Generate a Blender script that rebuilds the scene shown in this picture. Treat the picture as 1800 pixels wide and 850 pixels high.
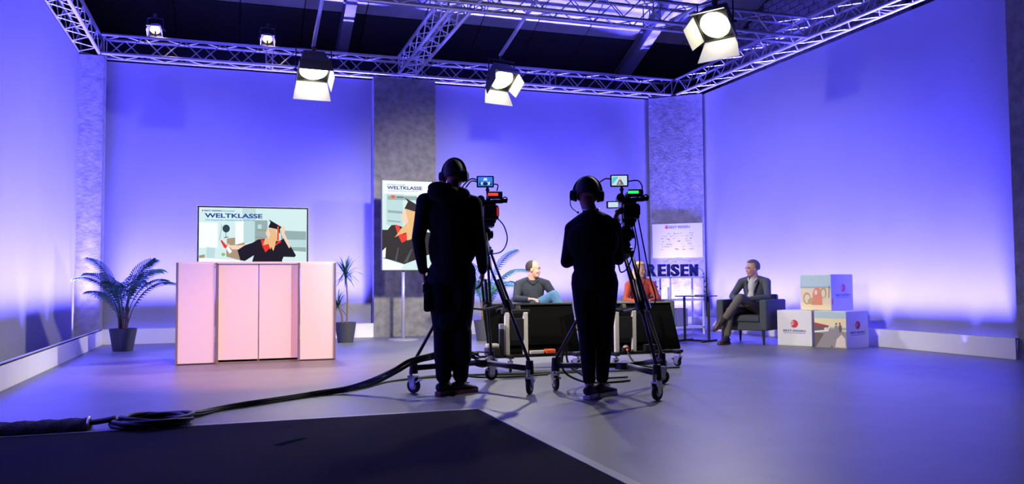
import bpy, bmesh, math, random
import numpy as np
from mathutils import Matrix, Vector, Euler
from mathutils.geometry import tessellate_polygon

for o in list(bpy.data.objects): bpy.data.objects.remove(o)
SC = bpy.context.scene
COL = SC.collection
PI = math.pi
random.seed(7)

# ------------------------------------------------------------------ camera
cd = bpy.data.cameras.new('camera'); cam = bpy.data.objects.new('camera', cd); COL.objects.link(cam)
cd.sensor_width = 36.0; cd.lens = 29.0; cd.clip_end = 200
cam.matrix_world = Matrix(((0.94713, -0.00809, -0.32077, 0.0), (-0.32046, -0.0491, -0.94598, 0.0),
                           (-0.0081, 0.99876, -0.0491, 0.9), (0, 0, 0, 1)))
SC.camera = cam

# ------------------------------------------------------------------ world, colour management
w = bpy.data.worlds.new('world'); SC.world = w; w.use_nodes = True
w.node_tree.nodes['Background'].inputs[0].default_value = (0.03, 0.03, 0.05, 1)
w.node_tree.nodes['Background'].inputs[1].default_value = 0.25
vs = SC.view_settings
vs.view_transform = 'Standard'; vs.look = 'None'; vs.exposure = 0.0; vs.gamma = 1.0; vs.use_curve_mapping = False

# ------------------------------------------------------------------ lights
BLUE = (0.085, 0.07, 1.0)
def spot(name, loc, target, energy, color=(1, 1, 1), angle=60, blend=.6, radius=.08, parent=None):
    d = bpy.data.lights.new(name, 'SPOT'); d.energy = energy; d.color = color
    d.spot_size = math.radians(angle); d.spot_blend = blend; d.shadow_soft_size = radius
    o = bpy.data.objects.new(name, d); COL.objects.link(o)
    o.location = loc
    o.rotation_euler = (Vector(target) - Vector(loc)).to_track_quat('-Z', 'Y').to_euler()
    if parent: o.parent = parent
    return o
def strip(name, loc, direction, along, length, width, energy, color, spread=120):
    d = bpy.data.lights.new(name, 'AREA'); d.shape = 'RECTANGLE'; d.size = length; d.size_y = width
    d.energy = energy; d.color = color; d.spread = math.radians(spread)
    o = bpy.data.objects.new(name, d); COL.objects.link(o)
    z = -Vector(direction).normalized(); x = Vector(along).normalized(); x = (x - z * x.dot(z)).normalized(); y = z.cross(x)
    o.matrix_world = Matrix(((x.x, y.x, z.x, loc[0]), (x.y, y.y, z.y, loc[1]), (x.z, y.z, z.z, loc[2]), (0, 0, 0, 1)))
    return o
# LED bars standing in the open troughs behind the white plinths, washing the walls from below
UP = 2.3
def wash(name, c, along, length, out, e, gap=.17):      # out = horizontal direction from the wall into the room
    o = Vector(out)
    strip(name, Vector(c) + o * gap + Vector((0, 0, .1)), Vector((0, 0, 1)) - o * gap / 3.0, along, length, .06, e * UP, BLUE, 30)
wash('led_wash_left', (-2.24, 9.6, 0), (0, 1, 0), 8.0, (1, 0, 0), 800)
wash('led_wash_back', (.2, 14.2, 0), (1, 0, 0), 3.9, (0, -1, 0), 380)
wash('led_wash_back_far', (5.3, 14.2, 0), (1, 0, 0), 3.7, (0, -1, 0), 370)
wash('led_wash_right', (8.42, 10.2, 0), (0, 1, 0), 6.2, (-1, 0, 0), 560, .11)
wash('led_wash_pillar', (-2.07, 13.85, 0), (1, 0, 0), .28, (0, -1, 0), 50, .16)
wash('led_wash_corner', (7.985, 13.79, 0), (.75, -.66, 0), .84, (-.66, -.75, 0), 110, .085)
for y, e in ((8.2, 150), (9.3, 90), (10.6, 80), (11.9, 60)):
    spot('led_spot_left', (-2.0, y, .12), (-2.24, y, 2.6), e * 1.7 * UP, BLUE, 60, 1, .05)
for y, e in ((7.6, 40), (9.0, 75), (10.3, 85), (11.5, 70), (12.6, 65)):
    spot('led_spot_right', (8.27, y, .12), (8.42, y, 2.8), e * 1.7 * UP, BLUE, 60, 1, .05)
# front lamps on the forward run of the same trusses, above and behind the picture's upper edge
KEY = (1.0, .93, .76)
spot('key_lamp_left_offscreen', (-1.9, 6.6, 4.1), (6.6, 11.2, .3), 3000, KEY, 54, 1, .2)
spot('key_lamp_right_offscreen', (7.9, 6.2, 4.1), (-.6, 12.0, .2), 3000, KEY, 52, 1, .2)
spot('key_lamp_middle_offscreen', (2.8, 6.8, 4.1), (3.3, 13.0, 1.3), 2700, KEY, 50, 1, .2)
spot('warm_lamp_offscreen', (.3, 6.2, 4.2), (.2, 9.2, .0), 1300, (1, .36, .13), 44, .8, .1)

# ------------------------------------------------------------------ materials
MATS = {}
def mat(name, col, rough=.6, metal=0.0, spec=.5, noise=0, nscale=8, bump=0, bscale=60, emit=None, estr=0, alpha=1, trans=0):
    if name in MATS: return MATS[name]
    m = bpy.data.materials.new(name); m.use_nodes = True
    nt = m.node_tree; b = nt.nodes['Principled BSDF']
    b.inputs['Base Color'].default_value = (*col, 1); b.inputs['Roughness'].default_value = rough
    b.inputs['Metallic'].default_value = metal; b.inputs['Specular IOR Level'].default_value = spec
    if noise or bump:
        tc = nt.nodes.new('ShaderNodeTexCoord')
    if noise:
        n = nt.nodes.new('ShaderNodeTexNoise'); n.inputs['Scale'].default_value = nscale; n.inputs['Detail'].default_value = 6
        r = nt.nodes.new('ShaderNodeValToRGB')
        r.color_ramp.elements[0].position = .3; r.color_ramp.elements[1].position = .7
        r.color_ramp.elements[0].color = (*[c * (1 - noise) for c in col], 1)
        r.color_ramp.elements[1].color = (*[min(1, c * (1 + noise)) for c in col], 1)
        nt.links.new(tc.outputs['Object'], n.inputs['Vector']); nt.links.new(n.outputs['Fac'], r.inputs['Fac'])
        nt.links.new(r.outputs['Color'], b.inputs['Base Color'])
    if bump:
        n2 = nt.nodes.new('ShaderNodeTexNoise'); n2.inputs['Scale'].default_value = bscale; n2.inputs['Detail'].default_value = 4
        bp = nt.nodes.new('ShaderNodeBump'); bp.inputs['Strength'].default_value = bump; bp.inputs['Distance'].default_value = .02
        nt.links.new(tc.outputs['Object'], n2.inputs['Vector']); nt.links.new(n2.outputs['Fac'], bp.inputs['Height'])
        nt.links.new(bp.outputs['Normal'], b.inputs['Normal'])
    if emit:
        b.inputs['Emission Color'].default_value = (*emit, 1); b.inputs['Emission Strength'].default_value = estr
    if trans: b.inputs['Transmission Weight'].default_value = trans
    MATS[name] = m
    return m
def srgb(r, g, b):
    f = lambda c: (c / 255 / 12.92) if c / 255 <= .04045 else ((c / 255 + .055) / 1.055) ** 2.4
    return (f(r), f(g), f(b))
def glow(name, rgb, s=1.0):
    c = srgb(*rgb); return mat(name, (0.01, 0.01, 0.01), .6, spec=.1, emit=c, estr=s)
def ink(name, rgb): return mat(name, srgb(*rgb), .6)

M_cloth = mat('wall_cloth', (.24, .24, .25), .9, noise=.04, nscale=1.2, bump=.05, bscale=200)
M_floor = mat('studio_vinyl', (.15, .155, .16), .42, spec=.4, noise=.10, nscale=2.2, bump=.03, bscale=300)
M_carpet = mat('dark_carpet', (.013, .012, .013), .95, spec=.1, noise=.45, nscale=260, bump=.5, bscale=420)
M_plinth = mat('plinth_white', (.82, .81, .78), .5, noise=.03, nscale=2)
M_conc = mat('concrete_look', (.235, .23, .215), .85, noise=.26, nscale=9, bump=.15, bscale=22)
M_roof = mat('roof_board', (.03, .03, .034), .9, noise=.25, nscale=60)
M_sky = mat('polycarbonate', (.50, .50, .52), .4, noise=.3, nscale=.8)
M_steel = mat('painted_steel', (.25, .25, .28), .5)
M_alu = mat('truss_aluminium', (.62, .62, .64), .38, metal=.75)
M_brick = mat('pale_brick', (.34, .32, .32), .9, noise=.2, nscale=9)
M_mortar = mat('dark_mortar', (.04, .04, .05), .9)
M_black = mat('black_paint', (.012, .012, .013), .5)
M_blackpl = mat('black_plastic', (.014, .014, .016), .38)
M_rubber = mat('black_rubber', (.01, .01, .01), .7)
M_chrome = mat('chrome', (.7, .7, .72), .2, metal=1)
M_silver = mat('silver_paint', (.55, .55, .56), .35, metal=.6)
M_white = mat('white_paint', (.8, .8, .8), .45)
M_pot = mat('grey_pot', (.045, .047, .055), .6)
M_soil = mat('soil', (.03, .02, .015), .9, noise=.3, nscale=60)
M_leaf = mat('palm_green', (.035, .15, .07), .5, noise=.25, nscale=9)
M_leaf2 = mat('dracaena_green', (.02, .09, .05), .45, noise=.25, nscale=9)
M_stem = mat('palm_stem', (.20, .12, .05), .7, noise=.25, nscale=30)
M_tape = mat('edge_strip', (.34, .35, .36), .5)

# ------------------------------------------------------------------ mesh helpers
class MB:
    def __init__(s): s.v = []; s.f = []; s.m = []
    def add(s, vs, fs, mi=0):
        k = len(s.v); s.v += [tuple(v) for v in vs]
        for f in fs: s.f.append([i + k for i in f]); s.m.append(mi)
        return s
    def box(s, c, d, rot=None, mi=0):
        x, y, z = [q / 2 for q in d]
        vs = [Vector((a, b, e)) for a in (-x, x) for b in (-y, y) for e in (-z, z)]
        if rot is not None: vs = [rot @ v for v in vs]
        vs = [v + Vector(c) for v in vs]
        return s.add(vs, [(0, 1, 3, 2), (4, 6, 7, 5), (0, 4, 5, 1), (2, 3, 7, 6), (0, 2, 6, 4), (1, 5, 7, 3)], mi)
    def hexa(s, a, b, mi=0):          # two quads (same winding) joined into a solid
        return s.add(list(a) + list(b), [(3, 2, 1, 0), (4, 5, 6, 7), (0, 1, 5, 4), (1, 2, 6, 5), (2, 3, 7, 6), (3, 0, 4, 7)], mi)
    def tube(s, pts, r, n=8, mi=0, close=False):
        pts = [Vector(p) for p in pts]; N = len(pts)
        rs = r if isinstance(r, (list, tuple)) else [r] * N
        vs = []; prev = None
        for i, p in enumerate(pts):
            if close: t = pts[(i + 1) % N] - pts[i - 1]
            else: t = pts[min(i + 1, N - 1)] - pts[max(i - 1, 0)]
            t = t.normalized() if t.length > 1e-9 else Vector((0, 0, 1))
            if prev is None:
                a = Vector((0, 0, 1)) if abs(t.z) < .9 else Vector((1, 0, 0))
                u = t.cross(a).normalized()
            else:
                u = prev - t * prev.dot(t); u = u.normalized() if u.length > 1e-9 else t.orthogonal().normalized()
            prev = u; q = t.cross(u)
            for k in range(n):
                an = 2 * PI * k / n; vs.append(p + (u * math.cos(an) + q * math.sin(an)) * rs[i])
        fs = []
        for i in range(N if close else N - 1):
            j = (i + 1) % N
            for k in range(n): fs.append((i * n + k, i * n + (k + 1) % n, j * n + (k + 1) % n, j * n + k))
        if not close: fs.append(tuple(range(n - 1, -1, -1))); fs.append(tuple((N - 1) * n + k for k in range(n)))
        return s.add(vs, fs, mi)
    def cyl(s, a, b, r, r2=None, n=16, mi=0): return s.tube([a, b], [r, r if r2 is None else r2], n, mi)
    def cap(s, a, ra, b, rb, n=12, mi=0):
        a = Vector(a); b = Vector(b); t = (b - a); L = t.length; t = t / L if L > 1e-6 else Vector((0, 0, 1))
        pts = []; rs = []
        for k in range(5):
            an = PI / 2 * (k + .15) / 5.0; pts.append(a - t * ra * math.cos(an)); rs.append(ra * math.sin(an))
        pts += [a, b]; rs += [ra, rb]
        for k in range(4, -1, -1):
            an = PI / 2 * (k + .15) / 5.0; pts.append(b + t * rb * math.cos(an)); rs.append(rb * math.sin(an))
        return s.tube(pts, rs, n, mi)
    def sph(s, c, r, rot=None, nu=20, nv=12, mi=0, keep=None):
        if not isinstance(r, (list, tuple)): r = (r, r, r)
        vs = []; loc = []
        for j in range(nv + 1):
            th = PI * j / nv
            for i in range(nu):
                ph = 2 * PI * i / nu
                l = Vector((math.sin(th) * math.cos(ph), math.sin(th) * math.sin(ph), math.cos(th)))
                loc.append(l); v = Vector((l.x * r[0], l.y * r[1], l.z * r[2]))
                if rot is not None: v = rot @ v
                vs.append(v + Vector(c))
        fs = []
        for j in range(nv):
            for i in range(nu):
                q = (j * nu + i, (j + 1) * nu + i, (j + 1) * nu + (i + 1) % nu, j * nu + (i + 1) % nu)
                if keep and not keep(sum((loc[a] for a in q), Vector()) / 4): continue
                fs.append(q)
        return s.add(vs, fs, mi)
    def lathe(s, prof, c=(0, 0, 0), n=24, mi=0):
        c = Vector(c); vs = []; fs = []
        for r, z in prof:
            for k in range(n): vs.append(c + Vector((r * math.cos(2 * PI * k / n), r * math.sin(2 * PI * k / n), z)))
        for i in range(len(prof) - 1):
            for k in range(n): fs.append((i * n + k, i * n + (k + 1) % n, (i + 1) * n + (k + 1) % n, (i + 1) * n + k))
        fs.append(tuple(range(n - 1, -1, -1))); fs.append(tuple((len(prof) - 1) * n + k for k in range(n)))
        return s.add(vs, fs, mi)
    def poly(s, pts, fn, mi=0):      # flat polygon of 2-D points, mapped by fn to 3-D
        tri = tessellate_polygon([[Vector((p[0], p[1], 0)) for p in pts]])
        return s.add([fn(p[0], p[1]) for p in pts], [tuple(t) for t in tri], mi)
    def mesh(s, name, mats):
        me = bpy.data.meshes.new(name); me.from_pydata(s.v, [], s.f)
        for m in (mats if isinstance(mats, (list, tuple)) else [mats]): me.materials.append(m)
        me.polygons.foreach_set('material_index', s.m)
        bm = bmesh.new(); bm.from_mesh(me)
        loose = [v for v in bm.verts if not v.link_faces]
        if loose: bmesh.ops.delete(bm, geom=loose, context='VERTS')
        bmesh.ops.recalc_face_normals(bm, faces=bm.faces); bm.to_mesh(me); bm.free()
        return me
    def build(s, name, mats, parent=None, bevel=0, smooth=False, loc=None, rz=None, seg=2):
        o = bpy.data.objects.new(name, s.mesh(name, mats)); COL.objects.link(o)
        if parent: o.parent = parent
        if loc is not None: o.location = loc
        if rz is not None: o.rotation_euler = (0, 0, rz)
        if smooth:
            for p in o.data.polygons: p.use_smooth = True
        if bevel:
            b = o.modifiers.new('bevel', 'BEVEL'); b.width = bevel; b.segments = seg; b.limit_method = 'ANGLE'; b.angle_limit = .6
        return o
def tag(o, label=None, cat=None, group=None, kind=None):
    if label: o['label'] = label
    if cat: o['category'] = cat
    if group: o['group'] = group
    if kind: o['kind'] = kind
    return o
def thing(name, label, cat, loc=(0, 0, 0), rz=0, group=None):
    o = bpy.data.objects.new(name, None); COL.objects.link(o); o.empty_display_size = .1
    o.location = loc; o.rotation_euler = (0, 0, rz)
    return tag(o, label, cat, group)
def struct(o): o['kind'] = 'structure'; return o
def inst(name, me, parent, M):
    o = bpy.data.objects.new(name, me); COL.objects.link(o); o.parent = parent; o.matrix_local = M; return o
def copy_tree(o, parent=None):
    c = o.copy(); COL.objects.link(c); c.parent = parent
    for ch in list(o.children): copy_tree(ch, c)
    return c
def B(*a, **k): return MB().box(*a, **k)
def smooth_pts(P, k=8, close=False):
    P = [Vector(p) for p in P]; out = []; n = len(P)
    rng = n if close else n - 1
    for i in range(rng):
        g = (lambda q: P[q % n]) if close else (lambda q: P[max(0, min(n - 1, q))])
        p0, p1, p2, p3 = g(i - 1), g(i), g(i + 1), g(i + 2)
        for j in range(k):
            t = j / k
            out.append(.5 * ((2 * p1) + (p2 - p0) * t + (2 * p0 - 5 * p1 + 4 * p2 - p3) * t * t + (3 * p1 - p0 - 3 * p2 + p3) * t ** 3))
    if not close: out.append(P[-1])
    return out
def rotz(a): return Matrix.Rotation(a, 3, 'Z')
def R3(rx=0, ry=0, rz=0): return Euler((rx, ry, rz)).to_matrix()
def text(name, s, height, m, parent, M, width=None, extrude=.0, bold=0.0, align='LEFT'):
    cu = bpy.data.curves.new(name, 'FONT'); cu.body = s; cu.size = 1.0; cu.extrude = 0; cu.offset = bold; cu.align_x = align
    cu.resolution_u = 3
    t = bpy.data.objects.new(name + '_tmp', cu); COL.objects.link(t)
    dg = bpy.context.evaluated_depsgraph_get(); dg.update()
    me = bpy.data.meshes.new_from_object(t.evaluated_get(dg)); bpy.data.objects.remove(t); bpy.data.curves.remove(cu)
    n = len(me.vertices); co = np.empty(n * 3); me.vertices.foreach_get('co', co); co = co.reshape(-1, 3)
    x0, x1, y0, y1 = co[:, 0].min(), co[:, 0].max(), co[:, 1].min(), co[:, 1].max()
    k = height / (y1 - y0); kx = (width / (x1 - x0)) if width else k
    ax = {'LEFT': x0, 'CENTER': (x0 + x1) / 2}[align]
    co[:, 0] = (co[:, 0] - ax) * kx; co[:, 1] = (co[:, 1] - y0) * k
    me.vertices.foreach_set('co', co.ravel()); me.materials.clear(); me.materials.append(m)
    if extrude:
        bm = bmesh.new(); bm.from_mesh(me); bmesh.ops.remove_doubles(bm, verts=bm.verts, dist=1e-5)
        r = bmesh.ops.extrude_face_region(bm, geom=bm.faces[:]); 
        bmesh.ops.translate(bm, verts=[g for g in r['geom'] if isinstance(g, bmesh.types.BMVert)], vec=(0, 0, extrude))
        bmesh.ops.recalc_face_normals(bm, faces=bm.faces); bm.to_mesh(me); bm.free()
    o = bpy.data.objects.new(name, me); COL.objects.link(o)
    if parent: o.parent = parent
    o.matrix_local = M
    return o
def frame(origin, xdir, ydir):
    x = Vector(xdir).normalized(); y = Vector(ydir).normalized(); z = x.cross(y)
    return Matrix(((x.x, y.x, z.x, origin[0]), (x.y, y.y, z.y, origin[1]), (x.z, y.z, z.z, origin[2]), (0, 0, 0, 1)))

# ================================================================== the room
XL, XR, YB, ZT = -2.24, 8.42, 14.2, 4.43
struct(MB().box((3, 8, -.05), (34, 30, .1)).build('floor', M_floor))
cp = struct(MB().box((-9.05, -1.5, .003), (21.4, 14.34, .006)).build('trim_5', M_carpet))
cp['label'] = 'black carpet laid over the grey studio floor'
struct(MB().box((-9.05, 5.70, .0035), (21.5, .05, .007)).box((1.69, -1.45, .0035), (.06, 14.3, .007)).build('trim_6', M_tape))
struct(B((XL - .04, 9.0, ZT / 2), (.08, 10.4, ZT)).build('wall_left', M_cloth))
wb = struct(B(((XL + 2.27) / 2, YB + .04, ZT / 2), (2.27 - XL, .08, ZT)).build('wall_back', M_cloth))
struct(B(((3.34 + 8.4) / 2, YB + .04, ZT / 2), (8.4 - 3.34, .08, ZT)).build('wall_back_far', M_cloth))
struct(B((XR + .04, 10.6, ZT / 2), (.08, 7.3, ZT)).build('wall_right', M_cloth))
struct(B((-2.07, 14.02, ZT / 2), (.34, .32, ZT)).build('trim_1', M_conc))
struct(B((2.805, 14.1, ZT / 2), (1.075, .24, ZT)).build('trim_2', M_conc))
a, b = Vector((7.60, 14.13, 0)), Vector((8.37, 13.45, 0)); dn = Vector((.66, .75, 0)) * .1
struct(MB().hexa([a, b, b + dn, a + dn], [v + Vector((0, 0, ZT)) for v in (a, b, b + dn, a + dn)]).build('trim_3', M_conc))
struct(B((8.46, 6.79, 2.6), (.34, .30, 5.2)).build('trim_4', M_conc))
ZP = .238
def plinth(name, segs):
    root = struct(MB().build(name, M_plinth)) if False else None
    mb = MB()
    for (c, d) in segs: mb.box(c, d)
    return struct(mb.build(name, M_plinth, bevel=.004))
plinth('baseboard_left', [((-1.89, 9.0, ZP / 2), (.02, 10.0, ZP)), ((-1.905, 9.0, ZP - .01), (.05, 10.0, .02))])
plinth('baseboard_back', [((.185, 13.98, ZP / 2), (4.15, .02, ZP)), ((.185, 13.995, ZP - .01), (4.15, .05, .02))])
plinth('baseboard_back_far', [((5.43, 13.98, ZP / 2), (4.18, .02, ZP)), ((5.43, 13.995, ZP - .01), (4.18, .05, .02))])
plinth('baseboard_right', [((8.25, 10.2, ZP / 2), (.02, 6.55, ZP)), ((8.265, 10.2, ZP - .01), (.05, 6.55, .02))])
a, b = Vector((7.5, 13.98, 0)), Vector((8.25, 13.36, 0)); dn = Vector((.66, .75, 0)) * .03
struct(MB().hexa([a, b, b + dn, a + dn], [v + Vector((0, 0, ZP)) for v in (a, b, b + dn, a + dn)]).build('baseboard_corner', M_plinth))

# hall shell around the set: rear wall under the eave, pitched roof, brick side wall
YE, ZE, SL = 15.5, 5.25, .42
M_hall = mat('hall_render', (.06, .058, .06), .9, noise=.1, nscale=4)
struct(B((3, YE + .1, 2.7), (30, .2, 5.4)).build('wall_hall_back', M_hall))
struct(B((-9.2, 4, 5), (.2, 24, 10)).build('wall_hall_left', M_hall))
struct(B((3, -6.5, 5), (30, .2, 10)).build('wall_hall_front', M_hall))
hb = struct(B((9.81, 4.5, 5), (.4, 22, 10)).build('wall_hall_right', M_mortar))
bm_ = B((0, 0, 0), (.03, .243, .104)).mesh('brick', M_brick)
for r in range(15):
    for c in range(20):
        y = 9.7 + c * .256 + (.128 if r % 2 else 0); z = 4.72 + r * .117
        if z > ZE + SL * (YE - y) - .1: continue
        inst('brick', bm_, hb, Matrix.Translation((9.602 + random.uniform(-.003, .003), y, z)))
ceil = struct(MB().hexa([(-9.2, YE, ZE + .1), (10, YE, ZE + .1), (10, 4.5, ZE + .1 + SL * 11), (-9.2, 4.5, ZE + .1 + SL * 11)],
                        [(-9.2, YE, ZE + .25), (10, YE, ZE + .25), (10, 4.5, ZE + .25 + SL * 11), (-9.2, 4.5, ZE + .25 + SL * 11)]).build('ceiling', M_mortar))
struct(MB().hexa([(-9.2, 4.5, ZE + .1 + SL * 11), (10, 4.5, ZE + .1 + SL * 11), (10, -6.5, ZE + .1), (-9.2, -6.5, ZE + .1)],
                 [(-9.2, 4.5, ZE + .25 + SL * 11), (10, 4.5, ZE + .25 + SL * 11), (10, -6.5, ZE + .25), (-9.2, -6.5, ZE + .25)]).build('ceiling_front', M_roof))
def slope_panel(x0, x1, y0, y1, t=.02, off=.0):
    z = lambda y: ZE + SL * (YE - y) - off
    return MB().hexa([(x0, y0, z(y0)), (x1, y0, z(y0)), (x1, y1, z(y1)), (x0, y1, z(y1))],
                     [(x0, y0, z(y0) + t), (x1, y0, z(y0) + t), (x1, y1, z(y1) + t), (x0, y1, z(y1) + t)])
px = -5.2
me_p = slope_panel(0, 1.04, 14.52, 15.48).mesh('roof_panel', M_roof)
me_q = slope_panel(0, 1.04, 14.02, 14.49).mesh('skylight_panel', M_sky)
me_r = slope_panel(0, 1.04, 11.6, 13.96).mesh('skylight_panel', M_sky)
me_t = slope_panel(0, 1.04, 8.0, 11.57).mesh('roof_panel', M_roof)
for i in range(14):
    x = -5.2 + i * 1.06
    inst('roof_panel', me_p, ceil, Matrix.Translation((x, 0, 0)))
    inst('skylight_panel', me_q, ceil, Matrix.Translation((x, 0, 0)))
    inst('skylight_panel', me_r, ceil, Matrix.Translation((x, 0, 0)))
    inst('roof_panel', me_t, ceil, Matrix.Translation((x, 0, 0)))
for x in (-4.0, 1.87, 7.6):
    mb = MB()
    z = lambda y, o: ZE + SL * (YE - y) - o
    for (x0, x1, o0, o1) in ((x - .09, x + .09, .34, .32), (x - .012, x + .012, .32, .03), (x - .09, x + .09, .03, .01)):
        mb.hexa([(x0, 15.48, z(15.48, o0)), (x1, 15.48, z(15.48, o0)), (x1, 6, z(6, o0)), (x0, 6, z(6, o0))],
                [(x0, 15.48, z(15.48, o1)), (x1, 15.48, z(15.48, o1)), (x1, 6, z(6, o1)), (x0, 6, z(6, o1))])
    mb.build('rafter', M_steel, ceil)

# ================================================================== trusses
brace_me = MB().cyl((0, 0, 0), (0, 0, 1), .009, n=6).mesh('brace', M_alu)
def bar_matrix(a, b):
    a = Vector(a); b = Vector(b); d = b - a; q = d.to_track_quat('Z', 'Y').to_matrix().to_4x4()
    return Matrix.Translation(a) @ q @ Matrix.Diagonal((1, 1, d.length, 1))
def truss(label, a, b, step=.29, w_=.29, seg=2.5):
    a = Vector(a); b = Vector(b); L = (b - a).length; ang = math.atan2(b.y - a.y, b.x - a.x)
    t = thing('lighting_truss', label, 'truss', a, ang, 'aluminium box trusses above the studio')
    h_ = w_ / 2
    C4 = [(-h_, 0), (h_, 0), (h_, w_), (-h_, w_)]
    for (y, z) in C4: MB().cyl((0, y, z), (L, y, z), .025, n=10).build('chord', M_alu, t, smooth=True)
    n = max(1, round(L / step)); s = L / n
    for i in range(n):
        for k in range(4):
            p, q = C4[k], C4[(k + 1) % 4]
            if i % 2: p, q = q, p
            inst('brace', brace_me, t, bar_matrix((i * s, p[0], p[1]), ((i + 1) * s, q[0], q[1])))
    ns = max(1, round(L / seg))
    for j in range(ns + 1):
        for dx in ((-.05, .05) if 0 < j < ns else ((.03,) if j == 0 else (-.03,))):
            for k in range(4):
                p, q = C4[k], C4[(k + 1) % 4]; x = j * L / ns + dx
                inst('end_brace', brace_me, t, bar_matrix((x, p[0], p[1]), (x, q[0], q[1])))
    return t
ZC = 4.47
truss('aluminium box truss along the top of the wall behind the counter', (-1.93, 14.0, ZC), (7.99, 14.0, ZC))
truss('aluminium box truss above the blue wall nearest the potted palm', (-2.11, 5.5, ZC), (-2.11, 14.14, ZC))
truss('aluminium box truss above the blue wall behind the white cubes', (8.17, 6.0, ZC), (8.17, 14.0, ZC))
truss('aluminium box truss between the cross truss and the portrait screen column', (2.8, 10.29, ZC), (2.8, 13.81, ZC), step=.27)
truss('aluminium box truss reaching from the cross truss over the camera operators', (2.8, 6.0, ZC), (2.8, 9.91, ZC), step=.27)
truss('aluminium cross truss spanning the studio below the roof', (-1.92, 10.1, ZC), (7.98, 10.1, ZC), step=.3)

# ================================================================== studio lamps
M_lens = mat('lamp_lens', (.8, .8, .7), .4, emit=(1.0, .93, .62), estr=14)
M_door = mat('barn_door_inside', (.62, .62, .60), .45)
M_hous = mat('lamp_housing', (.03, .032, .025), .5)
M_warm = mat('warm_lens', (.8, .7, .4), .4, emit=(1.0, .70, .22), estr=3)
def studio_lamp(name, label, loc, rz, tilt, size=.26, energy=300, door=.24, lens=None, hang=.25, col=(1, .95, .8), spread=90, opens=(25, 25, 35, 35), dl=(1, 1, 1, 1)):
    t = thing(name, label, 'lamp', loc, rz, 'lamps with barn doors on the trusses')
    # local: hangs from origin; optic centre below; beam along local -Y tilted down by tilt
    c = Vector((0, 0, -hang)); Rm = Matrix.Rotation(tilt, 3, 'X')      # beam = Rm @ (0,-1,0)
    T = Matrix.Translation(c) @ Rm.to_4x4()
    h = size / 2
    def put(o): o.matrix_local = T; return o
    put(MB().hexa([(-h, 0, -h), (h, 0, -h), (h, 0, h), (-h, 0, h)],
                  [(-h * .7, size * .55, -h * .7), (h * .7, size * .55, -h * .7), (h * .7, size * .55, h * .7), (-h * .7, size * .55, h * .7)]).build('housing', M_hous, t, bevel=.02))
    put(MB().cyl((0, -.004, 0), (0, -.012, 0), h * .9, n=28).build('lens', lens or M_lens, t))
    fr = MB()
    for sx in (-1, 1): fr.box((sx * h, -.012, 0), (.02, .03, size + .02)); fr.box((0, -.012, sx * h), (size + .02, .03, .02))
    put(fr.build('door_frame', M_hous, t))
    g = h + .005
    for k, od in enumerate(opens):
        ra = math.radians(od); dy = -door * dl[k] * math.cos(ra); dr = door * dl[k] * math.sin(ra); e = g + dr * .6
        if k < 2:
            s = 1 if k == 0 else -1      # top, bottom
            qa = [(-g, -.025, s * g), (g, -.025, s * g), (e, dy, s * (g + dr)), (-e, dy, s * (g + dr))]; off = Vector((0, 0, s * .006))
        else:
            s = 1 if k == 2 else -1
            qa = [(s * g, -.025, -g * .9), (s * g, -.025, g * .9), (s * (g + dr), dy, g * .75), (s * (g + dr), dy, -g * .75)]; off = Vector((s * .006, 0, 0))
        qa = [Vector(q) for q in qa]
        mb = MB().hexa(qa, [q + off for q in qa], 0)
        d = put(mb.build('barn_door', [M_door, M_hous], t))
        # outer face black
        for p in d.data.polygons:
            if p.normal.dot(off) > 0.003: p.material_index = 1
    yk = MB().tube(smooth_pts([(-h - .03, 0, -hang), (-h - .03, 0, -hang + h + .06), (-h, 0, -hang + h + .09), (h, 0, -hang + h + .09), (h + .03, 0, -hang + h + .06), (h + .03, 0, -hang)], 4), .009, 6)
    yo = yk.build('yoke', M_black, t, smooth=True)
    for s in (-1, 1): MB().cyl((s * (h - .01), .08, -hang), (s * (h + .05), .02, -hang), .022, n=10).build('tilt_knob', M_black, t)
    MB().cyl((0, 0, -hang + h + .08), (0, 0, -.02), .014, n=8).box((0, 0, -.03), (.05, .07, .07)).build('clamp', M_black, t, bevel=.006)
    if energy:
        sp = spot('lamp_light', (0, 0, 0), (0, -1, 0), energy, col, spread, .5, .1)
        sp.parent = t; sp.matrix_local = T @ Matrix.Translation((0, -.05, 0)) @ Matrix.Rotation(-PI / 2, 4, 'X')
    return t
L1 = studio_lamp('studio_lamp', 'barn-door studio lamp on a pipe above the counter screen', (1.09, 12.1, 4.33), math.radians(3), math.radians(66), .44, 450, .30, hang=.34, opens=(6, 14, 8, 8), dl=(.6, 1.05, .8, .8))
L2 = studio_lamp('studio_lamp', 'barn-door studio lamp on a pipe between the two camera operators', (3.92, 12.0, 4.40), math.radians(14), math.radians(54), .40, 450, .27, hang=.36, opens=(15, 18, 14, 14), dl=(.5, 1, .8, .8))
L3 = studio_lamp('studio_lamp', 'large barn-door studio lamp under the cross truss', (5.75, 8.9, 4.45), math.radians(-58), math.radians(50), .42, 500, .28, hang=.32, opens=(30, 22, 20, 20), dl=(.6, 1.1, .9, .9))
S1 = studio_lamp('small_lamp', 'small warm lamp on the truss above the potted palm', (-1.2, 14.12, 5.22), math.radians(-5), math.radians(50), .17, 8, .10, M_warm, hang=.24, col=(1, .7, .3), opens=(20, 10, 12, 12))
S2 = studio_lamp('small_lamp', 'small warm lamp on the truss above the landscape screen', (.52, 14.12, 5.22), math.radians(0), math.radians(50), .17, 8, .10, M_warm, hang=.24, col=(1, .7, .3), opens=(20, 10, 12, 12))
for t in (S1, S2):
    MB().cyl((0, .02, -.02), (0, .02, -.46), .014, n=8).build('upright', M_black, t)
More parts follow.
